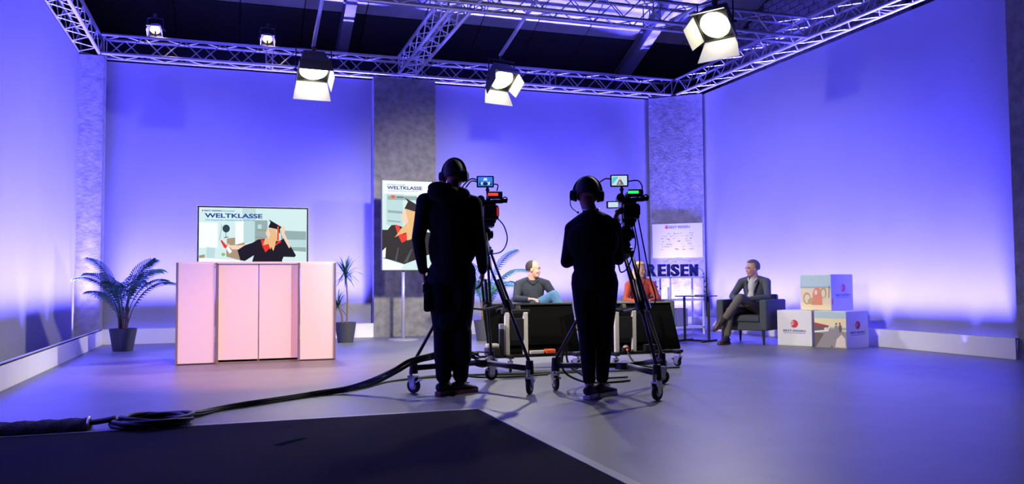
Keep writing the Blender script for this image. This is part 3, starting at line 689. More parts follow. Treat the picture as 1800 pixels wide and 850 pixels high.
# ================================================================== people
class Body:
    def __init__(s): s.p = []
    def c(s, a, ra, b, rb, mi): s.p.append(('c', Vector(a), ra, Vector(b), rb, mi))
    def e(s, c, r, R=None, mi=0): s.p.append(('e', Vector(c), Vector(r), R or Matrix.Identity(3), mi))
    def build(s, name, mats, parent, voxel=.0065, it=3):
        mb = MB()
        for q in s.p:
            if q[0] == 'c': mb.cap(q[1], q[2], q[3], q[4], 14)
            else: mb.sph(q[1], tuple(q[2]), q[3], 22, 14)
        me = mb.mesh('tmp', mats); ob = bpy.data.objects.new('tmp', me); COL.objects.link(ob)
        r = ob.modifiers.new('r', 'REMESH'); r.mode = 'VOXEL'; r.voxel_size = voxel
        sm = ob.modifiers.new('s', 'SMOOTH'); sm.factor = .5; sm.iterations = it
        dg = bpy.context.evaluated_depsgraph_get(); dg.update()
        nm = bpy.data.meshes.new_from_object(ob.evaluated_get(dg)); bpy.data.objects.remove(ob)
        nm.materials.clear()
        for m in mats: nm.materials.append(m)
        n = len(nm.polygons); C = np.empty(n * 3); nm.polygons.foreach_get('center', C); C = C.reshape(-1, 3)
        best = np.full(n, 1e9); idx = np.zeros(n, int)
        for q in s.p:
            if q[0] == 'c':
                a = np.array(q[1]); d = np.array(q[3]) - a; L = max(1e-9, d @ d)
                t = np.clip((C - a) @ d / L, 0, 1); dist = np.linalg.norm(C - a - t[:, None] * d, axis=1) - (q[2] + (q[4] - q[2]) * t); mi = q[5]
            else:
                Rn = np.array(q[3]); l = (C - np.array(q[1])) @ Rn; rr_ = np.array(q[2]); k = np.linalg.norm(l / rr_, axis=1)
                dist = (k - 1) * np.linalg.norm(l, axis=1) / np.maximum(k, 1e-6); mi = q[4]
            w_ = dist < best; best[w_] = dist[w_]; idx[w_] = mi
        nm.polygons.foreach_set('material_index', idx.astype(np.int32)); nm.polygons.foreach_set('use_smooth', np.ones(n, bool))
        nm.name = name
        o = bpy.data.objects.new(name, nm); COL.objects.link(o); o.parent = parent
        return o
    def hand(s, P, d, n, side, curl=.5, mi=0):
        P = Vector(P); d = Vector(d).normalized(); n = Vector(n); n = (n - d * n.dot(d)).normalized(); l = d.cross(n)
        Rm = Matrix((l, d, n)).transposed()
        s.e(P + d * .047, (.041, .05, .016), Rm, mi)
        for k, ln in enumerate((.9, 1.0, .95, .75)):
            b = P + d * .086 + l * (k - 1.5) * .0235; d1 = (d * math.cos(curl) + n * math.sin(curl)); d2 = (d * math.cos(curl * 2.1) + n * math.sin(curl * 2.1))
            m_ = b + d1 * .042 * ln; s.c(b - d * .01, .0098, m_, .0092, mi); s.c(m_, .0092, m_ + d2 * .038 * ln, .0076, mi)
        b = P + d * .022 + l * side * .034; d1 = (d * .62 + l * side * .6 + n * .45).normalized()
        s.c(b, .013, b + d1 * .04, .0108, mi); s.c(b + d1 * .04, .0108, b + d1 * .04 + (d * .8 + n * .4 + l * side * .15).normalized() * .03, .009, mi)
    def head(s, c, R, k=1.0, skin=0, lip=3):
        c = Vector(c); P = lambda x, y, z: c + R @ (Vector((x, y, z)) * k)
        s.e(P(0, -.012, .032), (.077 * k, .097 * k, .092 * k), R, skin)
        s.e(P(0, .022, -.03), (.062 * k, .074 * k, .088 * k), R, skin)
        s.e(P(0, .042, -.088), (.044 * k, .046 * k, .032 * k), R, skin)
        s.c(P(0, .086, .012), .009 * k, P(0, .102, -.030), .012 * k, skin)
        s.c(P(-.035, .082, .022), .011 * k, P(.035, .082, .022), .011 * k, skin)
        for sx in (-1, 1):
            s.e(P(sx * .079, -.004, -.012), (.010 * k, .019 * k, .031 * k), R, skin)
            s.e(P(sx * .036, .070, -.032), (.024 * k, .022 * k, .024 * k), R, skin)
        s.c(P(-.018, .090, -.066), .0065 * k, P(.018, .090, -.066), .0065 * k, lip)
def face(parent, c, R, k, brow):
    c = Vector(c); P = lambda x, y, z: c + R @ (Vector((x, y, z)) * k)
    for sx in (-1, 1):
        e = MB().sph(P(sx * .031, .084, .002), .0095 * k, None, 12, 8).build('eye', mat('eye_white', (.30, .27, .26), .4), parent, smooth=True)
        MB().sph(P(sx * .031, .0915, .002), .006 * k, None, 10, 6).build('iris', mat('iris', (.03, .025, .02), .2), e, smooth=True)
        MB().tube([P(sx * .016, .0985, .02), P(sx * .034, .0955, .026), P(sx * .05, .083, .02)], .0036 * k, 6).build('eyebrow', brow, parent)
def hair(parent, c, R, k, m, keep, grow=1.07, thick=.014, name='hair'):
    c = Vector(c)
    mb = MB().sph(c + R @ (Vector((0, -.012, .032)) * k), (.077 * k * grow, .097 * k * grow, .092 * k * grow), R, 36, 24, keep=keep)
    o = mb.build(name, m, parent, smooth=True)
    sd = o.modifiers.new('solid', 'SOLIDIFY'); sd.thickness = thick; sd.offset = .2
    tx = bpy.data.textures.get('hair_clumps') or bpy.data.textures.new('hair_clumps', 'CLOUDS'); tx.noise_scale = .02
    dm = o.modifiers.new('clump', 'DISPLACE'); dm.texture = tx; dm.strength = .008; dm.mid_level = .5
    return o
def shoe(parent, heel, yaw, m_up, m_sole, pitch=0, k=1.0, name='shoe'):
    t = bpy.data.objects.new(name, None)
    S = [(-.075, .020, .05, .085), (-.06, .034, .03, .10), (-.02, .037, .03, .108), (.03, .036, .028, .10), (.08, .041, .028, .075), (.13, .046, .028, .06), (.17, .040, .028, .05), (.195, .018, .028, .036)]
    mb = MB(); n = 12
    vs_ = []
    for (y, w_, z0, z1) in S:
        for i in range(n):
            a = 2 * PI * i / n; cx, sz = math.cos(a), math.sin(a)
            vs_.append((w_ * cx * k, y * k, ((z0 + z1) / 2 + (z1 - z0) / 2 * sz) * k))
    fs = [(j * n + i, j * n + (i + 1) % n, (j + 1) * n + (i + 1) % n, (j + 1) * n + i) for j in range(len(S) - 1) for i in range(n)]
    fs += [tuple(range(n)), tuple((len(S) - 1) * n + i for i in range(n - 1, -1, -1))]
    mb.add(vs_, fs)
    M = Matrix.Translation(heel) @ Matrix.Rotation(yaw, 4, 'Z') @ Matrix.Rotation(pitch, 4, 'X')
    up = mb.build(name, m_up, parent, smooth=True); up.matrix_local = M
    so = MB(); ol = [(-.03, -.075), (.03, -.075), (.04, -.05), (.039, .03), (.048, .11), (.043, .165), (.02, .2), (-.02, .2), (-.043, .165), (-.048, .11), (-.039, .03), (-.04, -.05)]
    N = len(ol); so.add([(x * k, y * k, z * k) for z in (0, .034) for (x, y) in ol], [tuple(range(N - 1, -1, -1)), tuple(range(N, 2 * N))] + [(i, (i + 1) % N, N + (i + 1) % N, N + i) for i in range(N)])
    so.build('sole', m_sole, up, bevel=.006)
    MB().tube(smooth_pts([(-.02 * k, .05 * k, .10 * k), (.02 * k, .065 * k, .098 * k), (-.02 * k, .08 * k, .086 * k), (.02 * k, .095 * k, .08 * k), (-.02 * k, .105 * k, .075 * k)], 3), .0035, 5).build('laces', m_up, up)
def person(label, loc, rz, J, mats, hk=1.0, rad=1.0, arms=(1, 1, 0), leg=(2, 2), extra=None, hands=True, head_R=None, legr=1.0, ankle_mi=2):
    t = thing('person', label, 'person', loc, rz)
    b = Body(); V = Vector
    pel, wai, che, nec, hd = [V(J[k]) for k in ('pelvis', 'waist', 'chest', 'neck', 'head')]
    up = (che - pel).normalized(); lean = math.atan2(-up.y, up.z); Rt = Matrix.Rotation(lean, 3, 'X')
    q = rad
    b.e(pel, (.172 * q, .135 * q, .13), Rt, leg[0]); b.e(pel.lerp(wai, .8), (.160 * q, .122 * q, .15), Rt, arms[0])
    b.e(wai, (.155 * q, .115 * q, .16), Rt, arms[0]); b.e(che, (.178 * q, .122 * q, .19), Rt, arms[0])
    b.c(pel.lerp(wai, .3), .128 * q, che, .13 * q, arms[0])
    for sd in ('l', 'r'):
        sh, el, wr = V(J['sh_' + sd]), V(J['el_' + sd]), V(J['wr_' + sd])
        b.c(sh.lerp(nec, .62), .058 * q, sh, .068 * q, arms[0])
        b.c(sh, .066 * q, sh.lerp(el, .5), .056 * q, arms[0]); b.c(sh.lerp(el, .5), .056 * q, el, .048 * q, arms[0])
        b.c(el, .047 * q, el.lerp(wr, .45), .044 * q, arms[0]); b.c(el.lerp(wr, .45), .044 * q, wr.lerp(el, .08), .034 * q, arms[0])
        b.c(wr.lerp(el, .1), .026, wr, .025, 0)
        hd_, hn, hs, hc = J['ha_' + sd]
        b.hand(wr, hd_, hn, hs, hc)
        hp, kn, an = V(J['hi_' + sd]), V(J['kn_' + sd]), V(J['an_' + sd])
        b.c(hp, .102 * q * legr, hp.lerp(kn, .5), .088 * q * legr, leg[0]); b.c(hp.lerp(kn, .5), .088 * q * legr, kn, .066 * q * legr, leg[0])
        b.c(kn, .066 * q * legr, kn.lerp(an, .4), .062 * q * legr, leg[0]); b.c(kn.lerp(an, .4), .062 * q * legr, an.lerp(kn, .12), J.get('hem', .055), leg[0])
        b.c(an.lerp(kn, .16), .036, an, .034, ankle_mi); b.c(an, .034, an + V(J.get('ft_' + sd, (0, .06, -.04))), .03, ankle_mi)
    R = head_R or Matrix.Identity(3)
    b.c(nec, .060, hd + R @ V((0, -.02, -.07)), .053, 0)
    b.head(hd, R, hk)
    if extra: extra(b)
    b.build('body', mats, t)
    return t
SKIN = mat('skin', (.36, .17, .11), .55); SKIN2 = mat('skin_fair', (.50, .27, .19), .55); LIP = mat('lips', (.40, .14, .11), .5)
BLK1 = mat('black_jersey', (.0045, .0045, .006), .9, spec=.2, noise=.2, nscale=30); BLK2 = mat('black_trousers', (.004, .0045, .008), .9, spec=.2)
SOCK = mat('dark_sock', (.02, .02, .025), .9); HAIRB = mat('brown_hair', (.028, .018, .012), .7); HAIRD = mat('dark_hair', (.012, .009, .008), .65)
HAIRG = mat('greying_hair', (.10, .09, .085), .7, noise=.4, nscale=90); BLOND = mat('blond_hair', (.72, .52, .24), .5, noise=.3, nscale=50)
M_sneak = mat('dark_sneaker', (.014, .014, .02), .7); M_sole = mat('white_sole', (.85, .75, .68), .6); M_soler = mat('reddish_sole', (.30, .12, .10), .6); M_brown = mat('brown_leather', (.06, .03, .02), .45)
def headset(label, loc, rz, c, R, k=1.0, mic=-1):
    t = thing('headset', label, 'headset', loc, rz); c = Vector(c); P = lambda x, y, z: c + R @ (Vector((x, y, z)) * k)
    MB().tube([P(.1 * math.cos(a), -.005, .015 + .128 * math.sin(a)) for a in [PI * i / 16 for i in range(17)]], .011, 8).build('headband', M_blackpl, t, smooth=True)
    for sx in (-1, 1):
        cupo = MB().cyl(P(sx * .082, -.004, -.01), P(sx * .122, -.004, -.01), .048, .040, n=20).build('ear_cup', M_blackpl, t, bevel=.006)
        MB().cyl(P(sx * .072, -.004, -.01), P(sx * .086, -.004, -.01), .050, n=20).build('ear_pad', M_rubber, cupo)
    MB().tube(smooth_pts([P(mic * .12, 0, -.02), P(mic * .115, .05, -.07), P(mic * .07, .10, -.09)], 4), .005, 6).build('microphone_boom', M_blackpl, t)
    MB().sph(P(mic * .066, .104, -.091), .010, None, 10, 8).build('microphone', M_rubber, t)
    return t

# --- camera operator with hood
Lp, Lr = (1.69, 6.55, 0), math.radians(-14)
RhL = R3(-.12, 0, -.25)
JL = dict(pelvis=(.01, 0, .99), waist=(.005, 0, 1.16), chest=(0, -.01, 1.42), neck=(.02, -.01, 1.60), head=(.03, .025, 1.785),
          sh_l=(-.205, -.01, 1.56), el_l=(-.262, -.06, 1.26), wr_l=(-.225, .0, .99), sh_r=(.185, -.01, 1.54), el_r=(.235, -.05, 1.24), wr_r=(.265, .06, .99),
          ha_l=((.1, .15, -1), (1, .2, 0), -1, .35), ha_r=((-.05, .3, -1), (-1, .2, 0), 1, .45),
          hi_l=(-.075, 0, .94), kn_l=(-.068, .02, .52), an_l=(-.062, -.02, .10), hi_r=(.085, 0, .94), kn_r=(.085, .03, .52), an_r=(.075, .0, .10), hem=.064)
def exL(b):
    b.e((-.05, -.13, 1.62), (.14, .085, .075), R3(.3, .12, 0), 1); b.e((-.10, -.10, 1.67), (.085, .07, .05), None, 1); b.e((.06, -.09, 1.62), (.10, .07, .06), None, 1)
    b.e((.01, 0, .965), (.195, .15, .13), None, 1); b.e((.005, 0, 1.2), (.19, .13, .25), None, 1); b.c((-.16, -.02, 1.58), .06, (-.04, -.03, 1.66), .06, 1); b.c((.15, -.02, 1.56), .06, (.07, -.03, 1.64), .05, 1); b.c((-.06, .0, .30), .082, (-.065, .01, .5), .08, 2); b.c((.085, .0, .30), .082, (.085, .01, .5), .085, 2); b.c((-.03, -.01, .60), .1, (.05, -.01, .60), .1, 2)
MLm = [SKIN, BLK1, BLK2, LIP, SOCK]
pL = person('camera operator in a black hooded jacket standing behind a tripod, seen from behind', Lp, Lr, JL, MLm, 1.0, 1.14, extra=exL, head_R=RhL, legr=1.06, ankle_mi=4)
face(pL, JL['head'], RhL, 1.0, HAIRB)
hair(pL, JL['head'], RhL, 1.0, HAIRB, lambda l: not (l.y > .45 and l.z < .55) and l.z > -.62, 1.04, .008)
shoe(pL, (-.065, -.03, 0), math.radians(-38), M_sneak, M_soler); shoe(pL, (.065, .03, 0), math.radians(-48), M_sneak, M_soler)
po = B((-.19, -.02, .78), (.06, .13, .22)).build('hip_pouch', BLK2, pL, bevel=.02)
B((-.20, -.02, .86), (.064, .134, .08)).build('pouch_flap', M_blackpl, po, bevel=.015)
headset('black headset on the operator in the hooded jacket', Lp, Lr, JL['head'], RhL, 1.0, -1)
# --- camera operator in sweater
Rp, Rr = (2.69, 5.93, 0), math.radians(-22)
RhR = R3(-.38, .06, -.12)
JR = dict(pelvis=(.0, 0, .93), waist=(.0, -.01, 1.08), chest=(-.01, .0, 1.27), neck=(-.02, .03, 1.44), head=(-.045, .085, 1.595),
          sh_l=(-.160, .02, 1.315), el_l=(-.215, .02, 1.06), wr_l=(-.03, .28, 1.13), sh_r=(.150, .03, 1.325), el_r=(.195, .08, 1.08), wr_r=(.172, .20, 1.385),
          ha_l=((.8, .5, .3), (.3, -.3, 1), 1, .5), ha_r=((.3, .45, .8), (.9, -.1, -.2), 1, .5),
          hi_l=(-.08, 0, .89), kn_l=(-.065, .03, .50), an_l=(-.05, -.05, .10), hi_r=(.085, 0, .89), kn_r=(.075, .06, .50), an_r=(.05, .07, .10), hem=.05)
def exR(b):
    b.e((.0, 0, .92), (.175, .14, .12), None, 2); b.e((0, -.02, 1.02), (.165, .125, .12), None, 1); b.c((-.11, .02, 1.365), .06, (-.02, .01, 1.425), .06, 1); b.c((.10, .02, 1.37), .06, (-.02, .01, 1.425), .06, 1)
    b.e((-.01, -.03, 1.22), (.205, .125, .19), None, 1)
pR = person('camera operator in a black sweater bending to a viewfinder, seen from behind', Rp, Rr, JR, [SKIN, BLK1, BLK2, LIP, SKIN], 1.0, 1.05, extra=exR, head_R=RhR, legr=.98, ankle_mi=4)
face(pR, JR['head'], RhR, 1.0, HAIRD)
hair(pR, JR['head'], RhR, 1.0, HAIRD, lambda l: not (l.y > .5 and l.z < .55) and l.z > -.6, 1.12, .02)
MB().tube([(-.02 + .064 * math.cos(a), .035 + .06 * math.sin(a), 1.475 + .012 * math.sin(a)) for a in [2 * PI * i / 20 for i in range(20)]], .008, 6, close=True).build('collar', M_silver, pR, smooth=True)
shoe(pR, (-.05, -.06, 0), math.radians(-22), M_sneak, M_sole); shoe(pR, (.05, .07, 0), math.radians(-35), M_sneak, M_sole)
headset('bulky black headset on the operator in the sweater', Rp, Rr, JR['head'], RhR, 1.12, -1)

# --- seated man, grey jacket
Gp, Gr = (7.14, 10.27, 0), math.radians(122)
RhG = R3(-.05, 0, math.radians(-34))
M_jack = mat('grey_jacket', (.06, .07, .085), .85, noise=.15, nscale=60); M_oliv = mat('olive_trousers', (.115, .105, .075), .85, noise=.1, nscale=40); M_shirt = mat('white_shirt', (.48, .47, .46), .7)
JG = dict(pelvis=(0, -.09, .50), waist=(0, -.12, .62), chest=(0, -.15, .79), neck=(.0, -.14, .945), head=(.01, -.10, 1.075),
          sh_l=(-.185, -.13, .875), el_l=(-.27, .03, .665), wr_l=(-.075, .24, .64), sh_r=(.185, -.12, .875), el_r=(.26, .06, .67), wr_r=(.06, .22, .60),
          ha_l=((.75, .45, -.1), (0, .1, -1), -1, .35), ha_r=((-.8, .4, -.1), (0, 0, -1), 1, .4),
          hi_l=(-.09, -.04, .49), kn_l=(-.01, .40, .66), an_l=(.17, .52, .36), hi_r=(.09, -.04, .48), kn_r=(.13, .42, .47), an_r=(.17, .46, .11),
          ft_l=(.03, .06, -.06), hem=.05)
def exG(b):
    b.e((.0, -.075, .80), (.07, .08, .15), R3(.15), 5); b.e((.0, -.05, .67), (.075, .085, .10), R3(.1), 5)
pG = person('seated man in grey jacket and olive trousers with legs crossed', Gp, Gr, JG, [SKIN2, M_jack, M_oliv, LIP, SOCK, M_shirt], .98, .97, extra=exG, head_R=RhG, legr=.95, ankle_mi=4)
face(pG, JG['head'], RhG, .98, HAIRG)
hair(pG, JG['head'], RhG, .98, HAIRG, lambda l: (l.z > .62 or (l.y < .18 and l.z > -.45)) and not (l.y > .72 and l.z < .75), 1.07, .016)
MB().tube(smooth_pts([(-.02, -.03, .86), (-.065, -.08, .93), (-.05, -.19, .955), (.05, -.19, .955), (.065, -.08, .93), (.02, -.03, .86)], 5), .014, 8).build('collar', M_shirt, pG, smooth=True)
for s in (-1, 1):
    MB().tube(smooth_pts([(s * .065, -.13, .95), (s * .085, -.035, .87), (s * .05, .0, .74), (s * .06, .01, .62)], 5), [.012] * 15 + [.008], 6).build('lapel', M_jack, pG, smooth=True)
shoe(pG, (.18, .47, 0), math.radians(-8), M_brown, M_brown); shoe(pG, (.19, .50, .30), math.radians(-35), M_brown, M_brown, -.65)
# --- seated man, navy shirt
Np, Nr = (3.90, 10.55, 0), math.radians(172)
RhN = R3(-.02, 0, math.radians(62))
M_navy = mat('navy_shirt', (.007, .012, .024), .8, noise=.2, nscale=40); M_jean = mat('light_jeans', (.07, .18, .28), .85, noise=.15, nscale=60)
JN = dict(pelvis=(0, -.08, .50), waist=(0, -.11, .62), chest=(0.02, -.13, .79), neck=(.02, -.12, .95), head=(.0, -.09, 1.08),
          sh_l=(-.18, -.10, .87), el_l=(-.29, .04, .68), wr_l=(-.22, .27, .60), sh_r=(.20, -.12, .865), el_r=(.27, .02, .68), wr_r=(.13, .22, .675),
          ha_l=((.2, .8, -.3), (.3, 0, -1), 1, .4), ha_r=((-.6, .6, .05), (0, 0, -1), 1, .45),
          hi_l=(-.09, -.03, .49), kn_l=(-.14, .42, .52), an_l=(-.14, .46, .11), hi_r=(.09, -.03, .50), kn_r=(-.17, .40, .735), an_r=(-.30, .50, .45), ft_r=(-.04, .05, -.05), hem=.055)
pN = person('seated man in a navy shirt and light blue jeans looking sideways', Np, Nr, JN, [SKIN2, M_navy, M_jean, LIP, SOCK], .98, 1.0, head_R=RhN, legr=.95, ankle_mi=4)
face(pN, JN['head'], RhN, .98, HAIRB)
hair(pN, JN['head'], RhN, .98, HAIRB, lambda l: l.y < .12 and l.z > -.5 and (l.z < .93), 1.035, .008)
MB().tube(smooth_pts([(.02, -.015, .87), (-.045, -.06, .935), (-.04, -.17, .965), (.07, -.17, .965), (.085, -.06, .935), (.02, -.015, .87)], 5), .014, 8).build('collar', M_navy, pN, smooth=True)
shoe(pN, (-.14, .47, 0), 0, M_brown, M_brown); shoe(pN, (-.31, .52, .33), math.radians(30), M_brown, M_brown, -.3)
# --- seated woman, orange blouse
Wp, Wr = (5.60, 10.72, 0), math.radians(162)
RhW = R3(-.04, 0, math.radians(32))
M_oran = mat('orange_blouse', (.48, .07, .022), .75, noise=.12, nscale=30); M_dkt = mat('dark_skirt', (.02, .02, .03), .85)
JW = dict(pelvis=(0, -.06, .50), waist=(0, -.08, .62), chest=(0, -.09, .78), neck=(0, -.09, .93), head=(0, -.06, 1.065),
          sh_l=(-.165, -.08, .85), el_l=(-.235, .06, .63), wr_l=(-.07, .25, .62), sh_r=(.165, -.08, .85), el_r=(.235, .06, .63), wr_r=(.07, .24, .60),
          ha_l=((.7, .5, 0), (0, 0, -1), -1, .4), ha_r=((-.7, .5, 0), (0, 0, -1), 1, .4),
          hi_l=(-.08, -.02, .49), kn_l=(-.06, .42, .52), an_l=(-.08, .48, .10), hi_r=(.08, -.02, .49), kn_r=(.06, .42, .53), an_r=(.03, .50, .10), hem=.045)
pW = person('seated woman with long blond hair in an orange blouse', Wp, Wr, JW, [SKIN2, M_oran, M_dkt, LIP, SKIN2], .93, .92, head_R=RhW, legr=.9, ankle_mi=4)
face(pW, JW['head'], RhW, .93, BLOND)
hw = hair(pW, JW['head'], RhW, .93, BLOND, lambda l: not (l.y > .25 and l.z < .62) and l.z > -.7, 1.09, .018)
mb = MB(); hc = Vector(JW['head'])
for k in range(13):
    a = math.radians(100 + k * 28 - 8 - (0)) if False else math.radians(165 + k * 17.5)
    x, y = .082 * math.cos(a), .092 * math.sin(a) - .01
    mb.tube(smooth_pts([hc + RhW @ Vector((x * .85, y * .85, .06)), hc + RhW @ Vector((x, y, -.04)), hc + RhW @ Vector((x * 1.1, y * 1.05, -.13)), hc + RhW @ Vector((x * 1.05 + .004 * (k % 3), y * .95, -.235 - .012 * (k % 4)))], 4), [.022] * 10 + [.018, .012, .006], 7)
mb.build('long_strands', BLOND, hw, smooth=True)
MB().tube(smooth_pts([(0, .03, .82), (-.05, -.03, .91), (-.045, -.13, .94), (.045, -.13, .94), (.05, -.03, .91), (0, .03, .82)], 5), .012, 8).build('collar', M_oran, pW, smooth=True)
shoe(pW, (-.08, .47, 0), 0, M_brown, M_brown, k=.9); shoe(pW, (.03, .49, 0), 0, M_brown, M_brown, k=.9)

# ================================================================== tripods on dollies
wheel_me = None
def caster(parent, x, y, ztop, ang=0, r=.062, zc=None):
    zc = r
    w_ = MB().cyl((-.014, 0, 0), (.014, 0, 0), r, n=24).build('wheel', M_rubber, parent, bevel=.006, loc=(x, y, zc), rz=ang)
    MB().cyl((-.016, 0, 0), (.016, 0, 0), r * .55, n=18).build('hub', M_silver, w_)
    fk = MB()
    for s in (-1, 1): fk.hexa([(s * .02, -.02, -.01), (s * .026, -.02, -.01), (s * .026, .02, -.01), (s * .02, .02, -.01)], [(s * .02, -.045, r + .01), (s * .026, -.045, r + .01), (s * .026, .03, r + .01), (s * .02, .03, r + .01)])
    fk.box((0, -.008, r + .014), (.054, .078, .01)); fk.box((0, .05, r * .6), (.05, .035, .012), R3(.5)); fk.cyl((0, -.03, r + .015), (0, -.03, ztop - zc), .016, n=12)
    fk.build('fork', M_chrome, parent, loc=(x, y, zc), rz=ang)
def tripod(label, c, feet, ztop=1.30, barl=None):
    t = thing('tripod', label, 'tripod', (c[0], c[1], 0), 0, 'camera tripods on wheeled dollies')
    F = [Vector((f[0] - c[0], f[1] - c[1], 0)) for f in feet]
    MB().lathe([(.03, ztop - .16), (.075, ztop - .12), (.085, ztop - .06), (.07, ztop - .05), (.055, ztop)], n=24).build('bowl', M_black, t)
    MB().cyl((-.07, 0, ztop + .05), (.07, 0, ztop + .05), .055, n=22).box((0, 0, ztop + .02), (.10, .11, .05)).box((0, 0, ztop + .105), (.075, .16, .022)).build('fluid_head', M_blackpl, t, bevel=.006)
    for s in (-1, 1): MB().cyl((s * .07, 0, ztop + .05), (s * .095, 0, ztop + .05), .035, n=14).build('drag_knob', M_rubber, t)
    if barl:
        for pts in barl: MB().tube([Vector(p) for p in pts], .010, 8).cap(Vector(pts[-1]).lerp(Vector(pts[-2]), .28), .017, pts[-1], .016).build('pan_bar', M_black, t, smooth=True)
    mids = []
    for f in F:
        d = f.normalized(); side = Vector((-d.y, d.x, 0)); top = d * .075 + Vector((0, 0, ztop - .10)); bot = f + Vector((0, 0, .25)); mid = top.lerp(bot, .50); mids.append(mid)
        lg = MB()
        for s in (-1, 1): lg.cyl(top + side * .035 * s, mid + side * .03 * s, .012, n=10)
        lo = lg.build('leg', M_black, t, smooth=True)
        dirv = (bot - top).normalized()
        MB().cyl(mid - dirv * .035, mid + dirv * .035, .044, n=10).build('leg_clamp', M_blackpl, lo)
        MB().cyl(mid - dirv * .25, bot, .014, n=10).build('lower_leg', mat('carbon_tube', (.03, .03, .035), .3), lo, smooth=True)
        MB().tube([top + side * .05, top - side * .05], .022, 10).build('hinge', M_blackpl, lo)
        ft = f + Vector((0, 0, .2))
        MB().cyl(bot + Vector((0, 0, .02)), f + Vector((0, 0, .16)), .030, .036, n=12).build('foot_cup', M_rubber, lo)
        MB().tube([Vector((0, 0, .215)), f + Vector((0, 0, .205))], .024, 10).build('dolly_arm', M_black, t, smooth=True)
        caster(t, f.x, f.y, .2, math.atan2(f.y, f.x) + .5)
    for m_ in mids: MB().tube([m_, Vector((0, 0, m_.z - .04))], .009, 8).build('spreader_arm', M_black, t, smooth=True)
    MB().lathe([(.02, .17), (.07, .185), (.07, .24), (.02, .25)], n=18).build('dolly_hub', M_black, t)
    return t
T1c, T2c = (2.055, 6.88), (3.06, 6.17)
tripod('black camera tripod on a three-wheeled dolly next to the hooded operator', T1c, [(1.42, 6.74), (2.28, 6.31), (2.283, 7.365)], 1.27, [[(0.02, -.06, 1.33), (-.05, -.40, 1.02)]])
tripod('black camera tripod on a three-wheeled dolly beside the operator in the sweater', T2c, [(2.565, 6.463), (3.058, 5.619), (3.60, 6.52)], 1.24, [[(-.03, -.05, 1.30), (-.22, -.08, 1.12), (-.34, .05, 1.10)]])

# ================================================================== broadcast cameras
def video_camera(label, loc, rz, tally, scr, small, mon_z=.34, mon_x=.02, body_x=0.0, cable=None, evf=False):
    t = thing('video_camera', label, 'camera', loc, rz, 'broadcast cameras on tripods')
    bx = body_x
    B((bx, .0, .012), (.09, .26, .024)).build('mount_plate', M_black, t, bevel=.003)
    bd_ = B((bx, .06, .125), (.125, .30, .19)).build('camera_body', M_blackpl, t, bevel=.015)
    B((bx, .06, .225), (.10, .22, .02)).build('top_plate', M_black, bd_, bevel=.004)
    for k in range(4): B((bx + .064, -.03 + .035 * k, .15), (.006, .022, .016)).build('button', M_silver, bd_)
    B((bx + .012, -.135, .115), (.13, .10, .12)).build('battery', M_black, t, bevel=.012)
    B((bx + .070, -.19, .12), (.022, .006, .075)).build('battery_strip', small, t)  # narrow strip at the battery's rear edge, in the material passed as small
    hd_ = MB().tube(smooth_pts([(bx, -.07, .23), (bx, -.07, .275), (bx, .0, .285), (bx, .13, .285), (bx, .16, .23)], 4), .014, 8).build('carry_handle', M_black, t, smooth=True)
    lens = MB().lathe([(.045, 0), (.05, .03), (.05, .12), (.043, .13), (.047, .2), (.06, .24), (.06, .27)], n=24).build('lens', M_blackpl, t)
    lens.matrix_local = Matrix.Translation((bx, .2, .13)) @ Matrix.Rotation(-PI / 2, 4, 'X')
    B((bx, .50, .13), (.15, .06, .11)).build('lens_hood', M_black, t, bevel=.01)
    tb = B((bx + .055, -.07, .27), (.125, .07, .062)).build('tally_unit', M_black, t, bevel=.008)
    B((bx + .035, -.107, .275), (.085, .004, .022)).build('tally_light', tally, tb)
    MB().cyl((bx + .10, -.06, .225), (bx + .16, -.06, .225), .02, n=12).cyl((bx + .03, -.09, .215), (bx + .12, -.09, .215), .018, n=10).build('receiver', M_black, tb)
    MB().tube([(bx + .14 + .02 * math.cos(a), -.07, .235 + .02 * math.sin(a)) for a in [2 * PI * i / 14 for i in range(14)]], .006, 6, close=True).build('mic_ring', M_black, tb)
    mn = B((mon_x, -.06, mon_z + .05), (.150, .03, .100)).build('field_monitor', M_blackpl, t, bevel=.006)
    B((mon_x, -.0758, mon_z + .05), (.125, .002, .078)).build('monitor_screen', scr[0], mn)
    px_ = MB()
    for i, (m_, pts) in enumerate(scr[1]): px_.poly(pts, lambda u, v, i=i: (mon_x - .0625 + u * .125, -.0772 - .0002 * i, mon_z + .011 + v * .078), i)
    px_.build('monitor_picture', [m_ for m_, _ in scr[1]], mn)
    MB().cyl((mon_x + .02, -.05, mon_z - .06), (mon_x + .02, -.05, mon_z + .005), .012, n=10).sph((mon_x + .02, -.05, mon_z - .02), .018).build('monitor_arm', M_black, mn)
    MB().cyl((bx - .075, -.14, .225), (bx - .075, .02, .225), .028, n=14).build('viewfinder', M_black, t)
    MB().cyl((bx - .075, -.19, .225), (bx - .075, -.14, .225), .034, .027, n=14).build('eye_cup', M_rubber, t)
    if evf:
        fs = B((bx - .135, -.09, .175), (.10, .012, .06)).build('flip_screen', M_blackpl, t, bevel=.004); B((bx - .13, -.0965, .175), (.082, .002, .042)).build('flip_picture', evf, fs)
    for k, pts in enumerate(cable or []): MB().tube(smooth_pts(pts, 6), .006, 6).build('camera_cable', M_rubber, t, smooth=True)
    return t
C_blue = glow('monitor_blue', (60, 130, 235), 1.0); C_dk = glow('monitor_dark', (20, 40, 90)); C_pl = glow('monitor_pale', (200, 225, 240)); C_teal = glow('monitor_teal', (70, 210, 210)); C_gry = glow('monitor_grey', (110, 105, 110)); C_sk = glow('monitor_skin', (225, 190, 170))
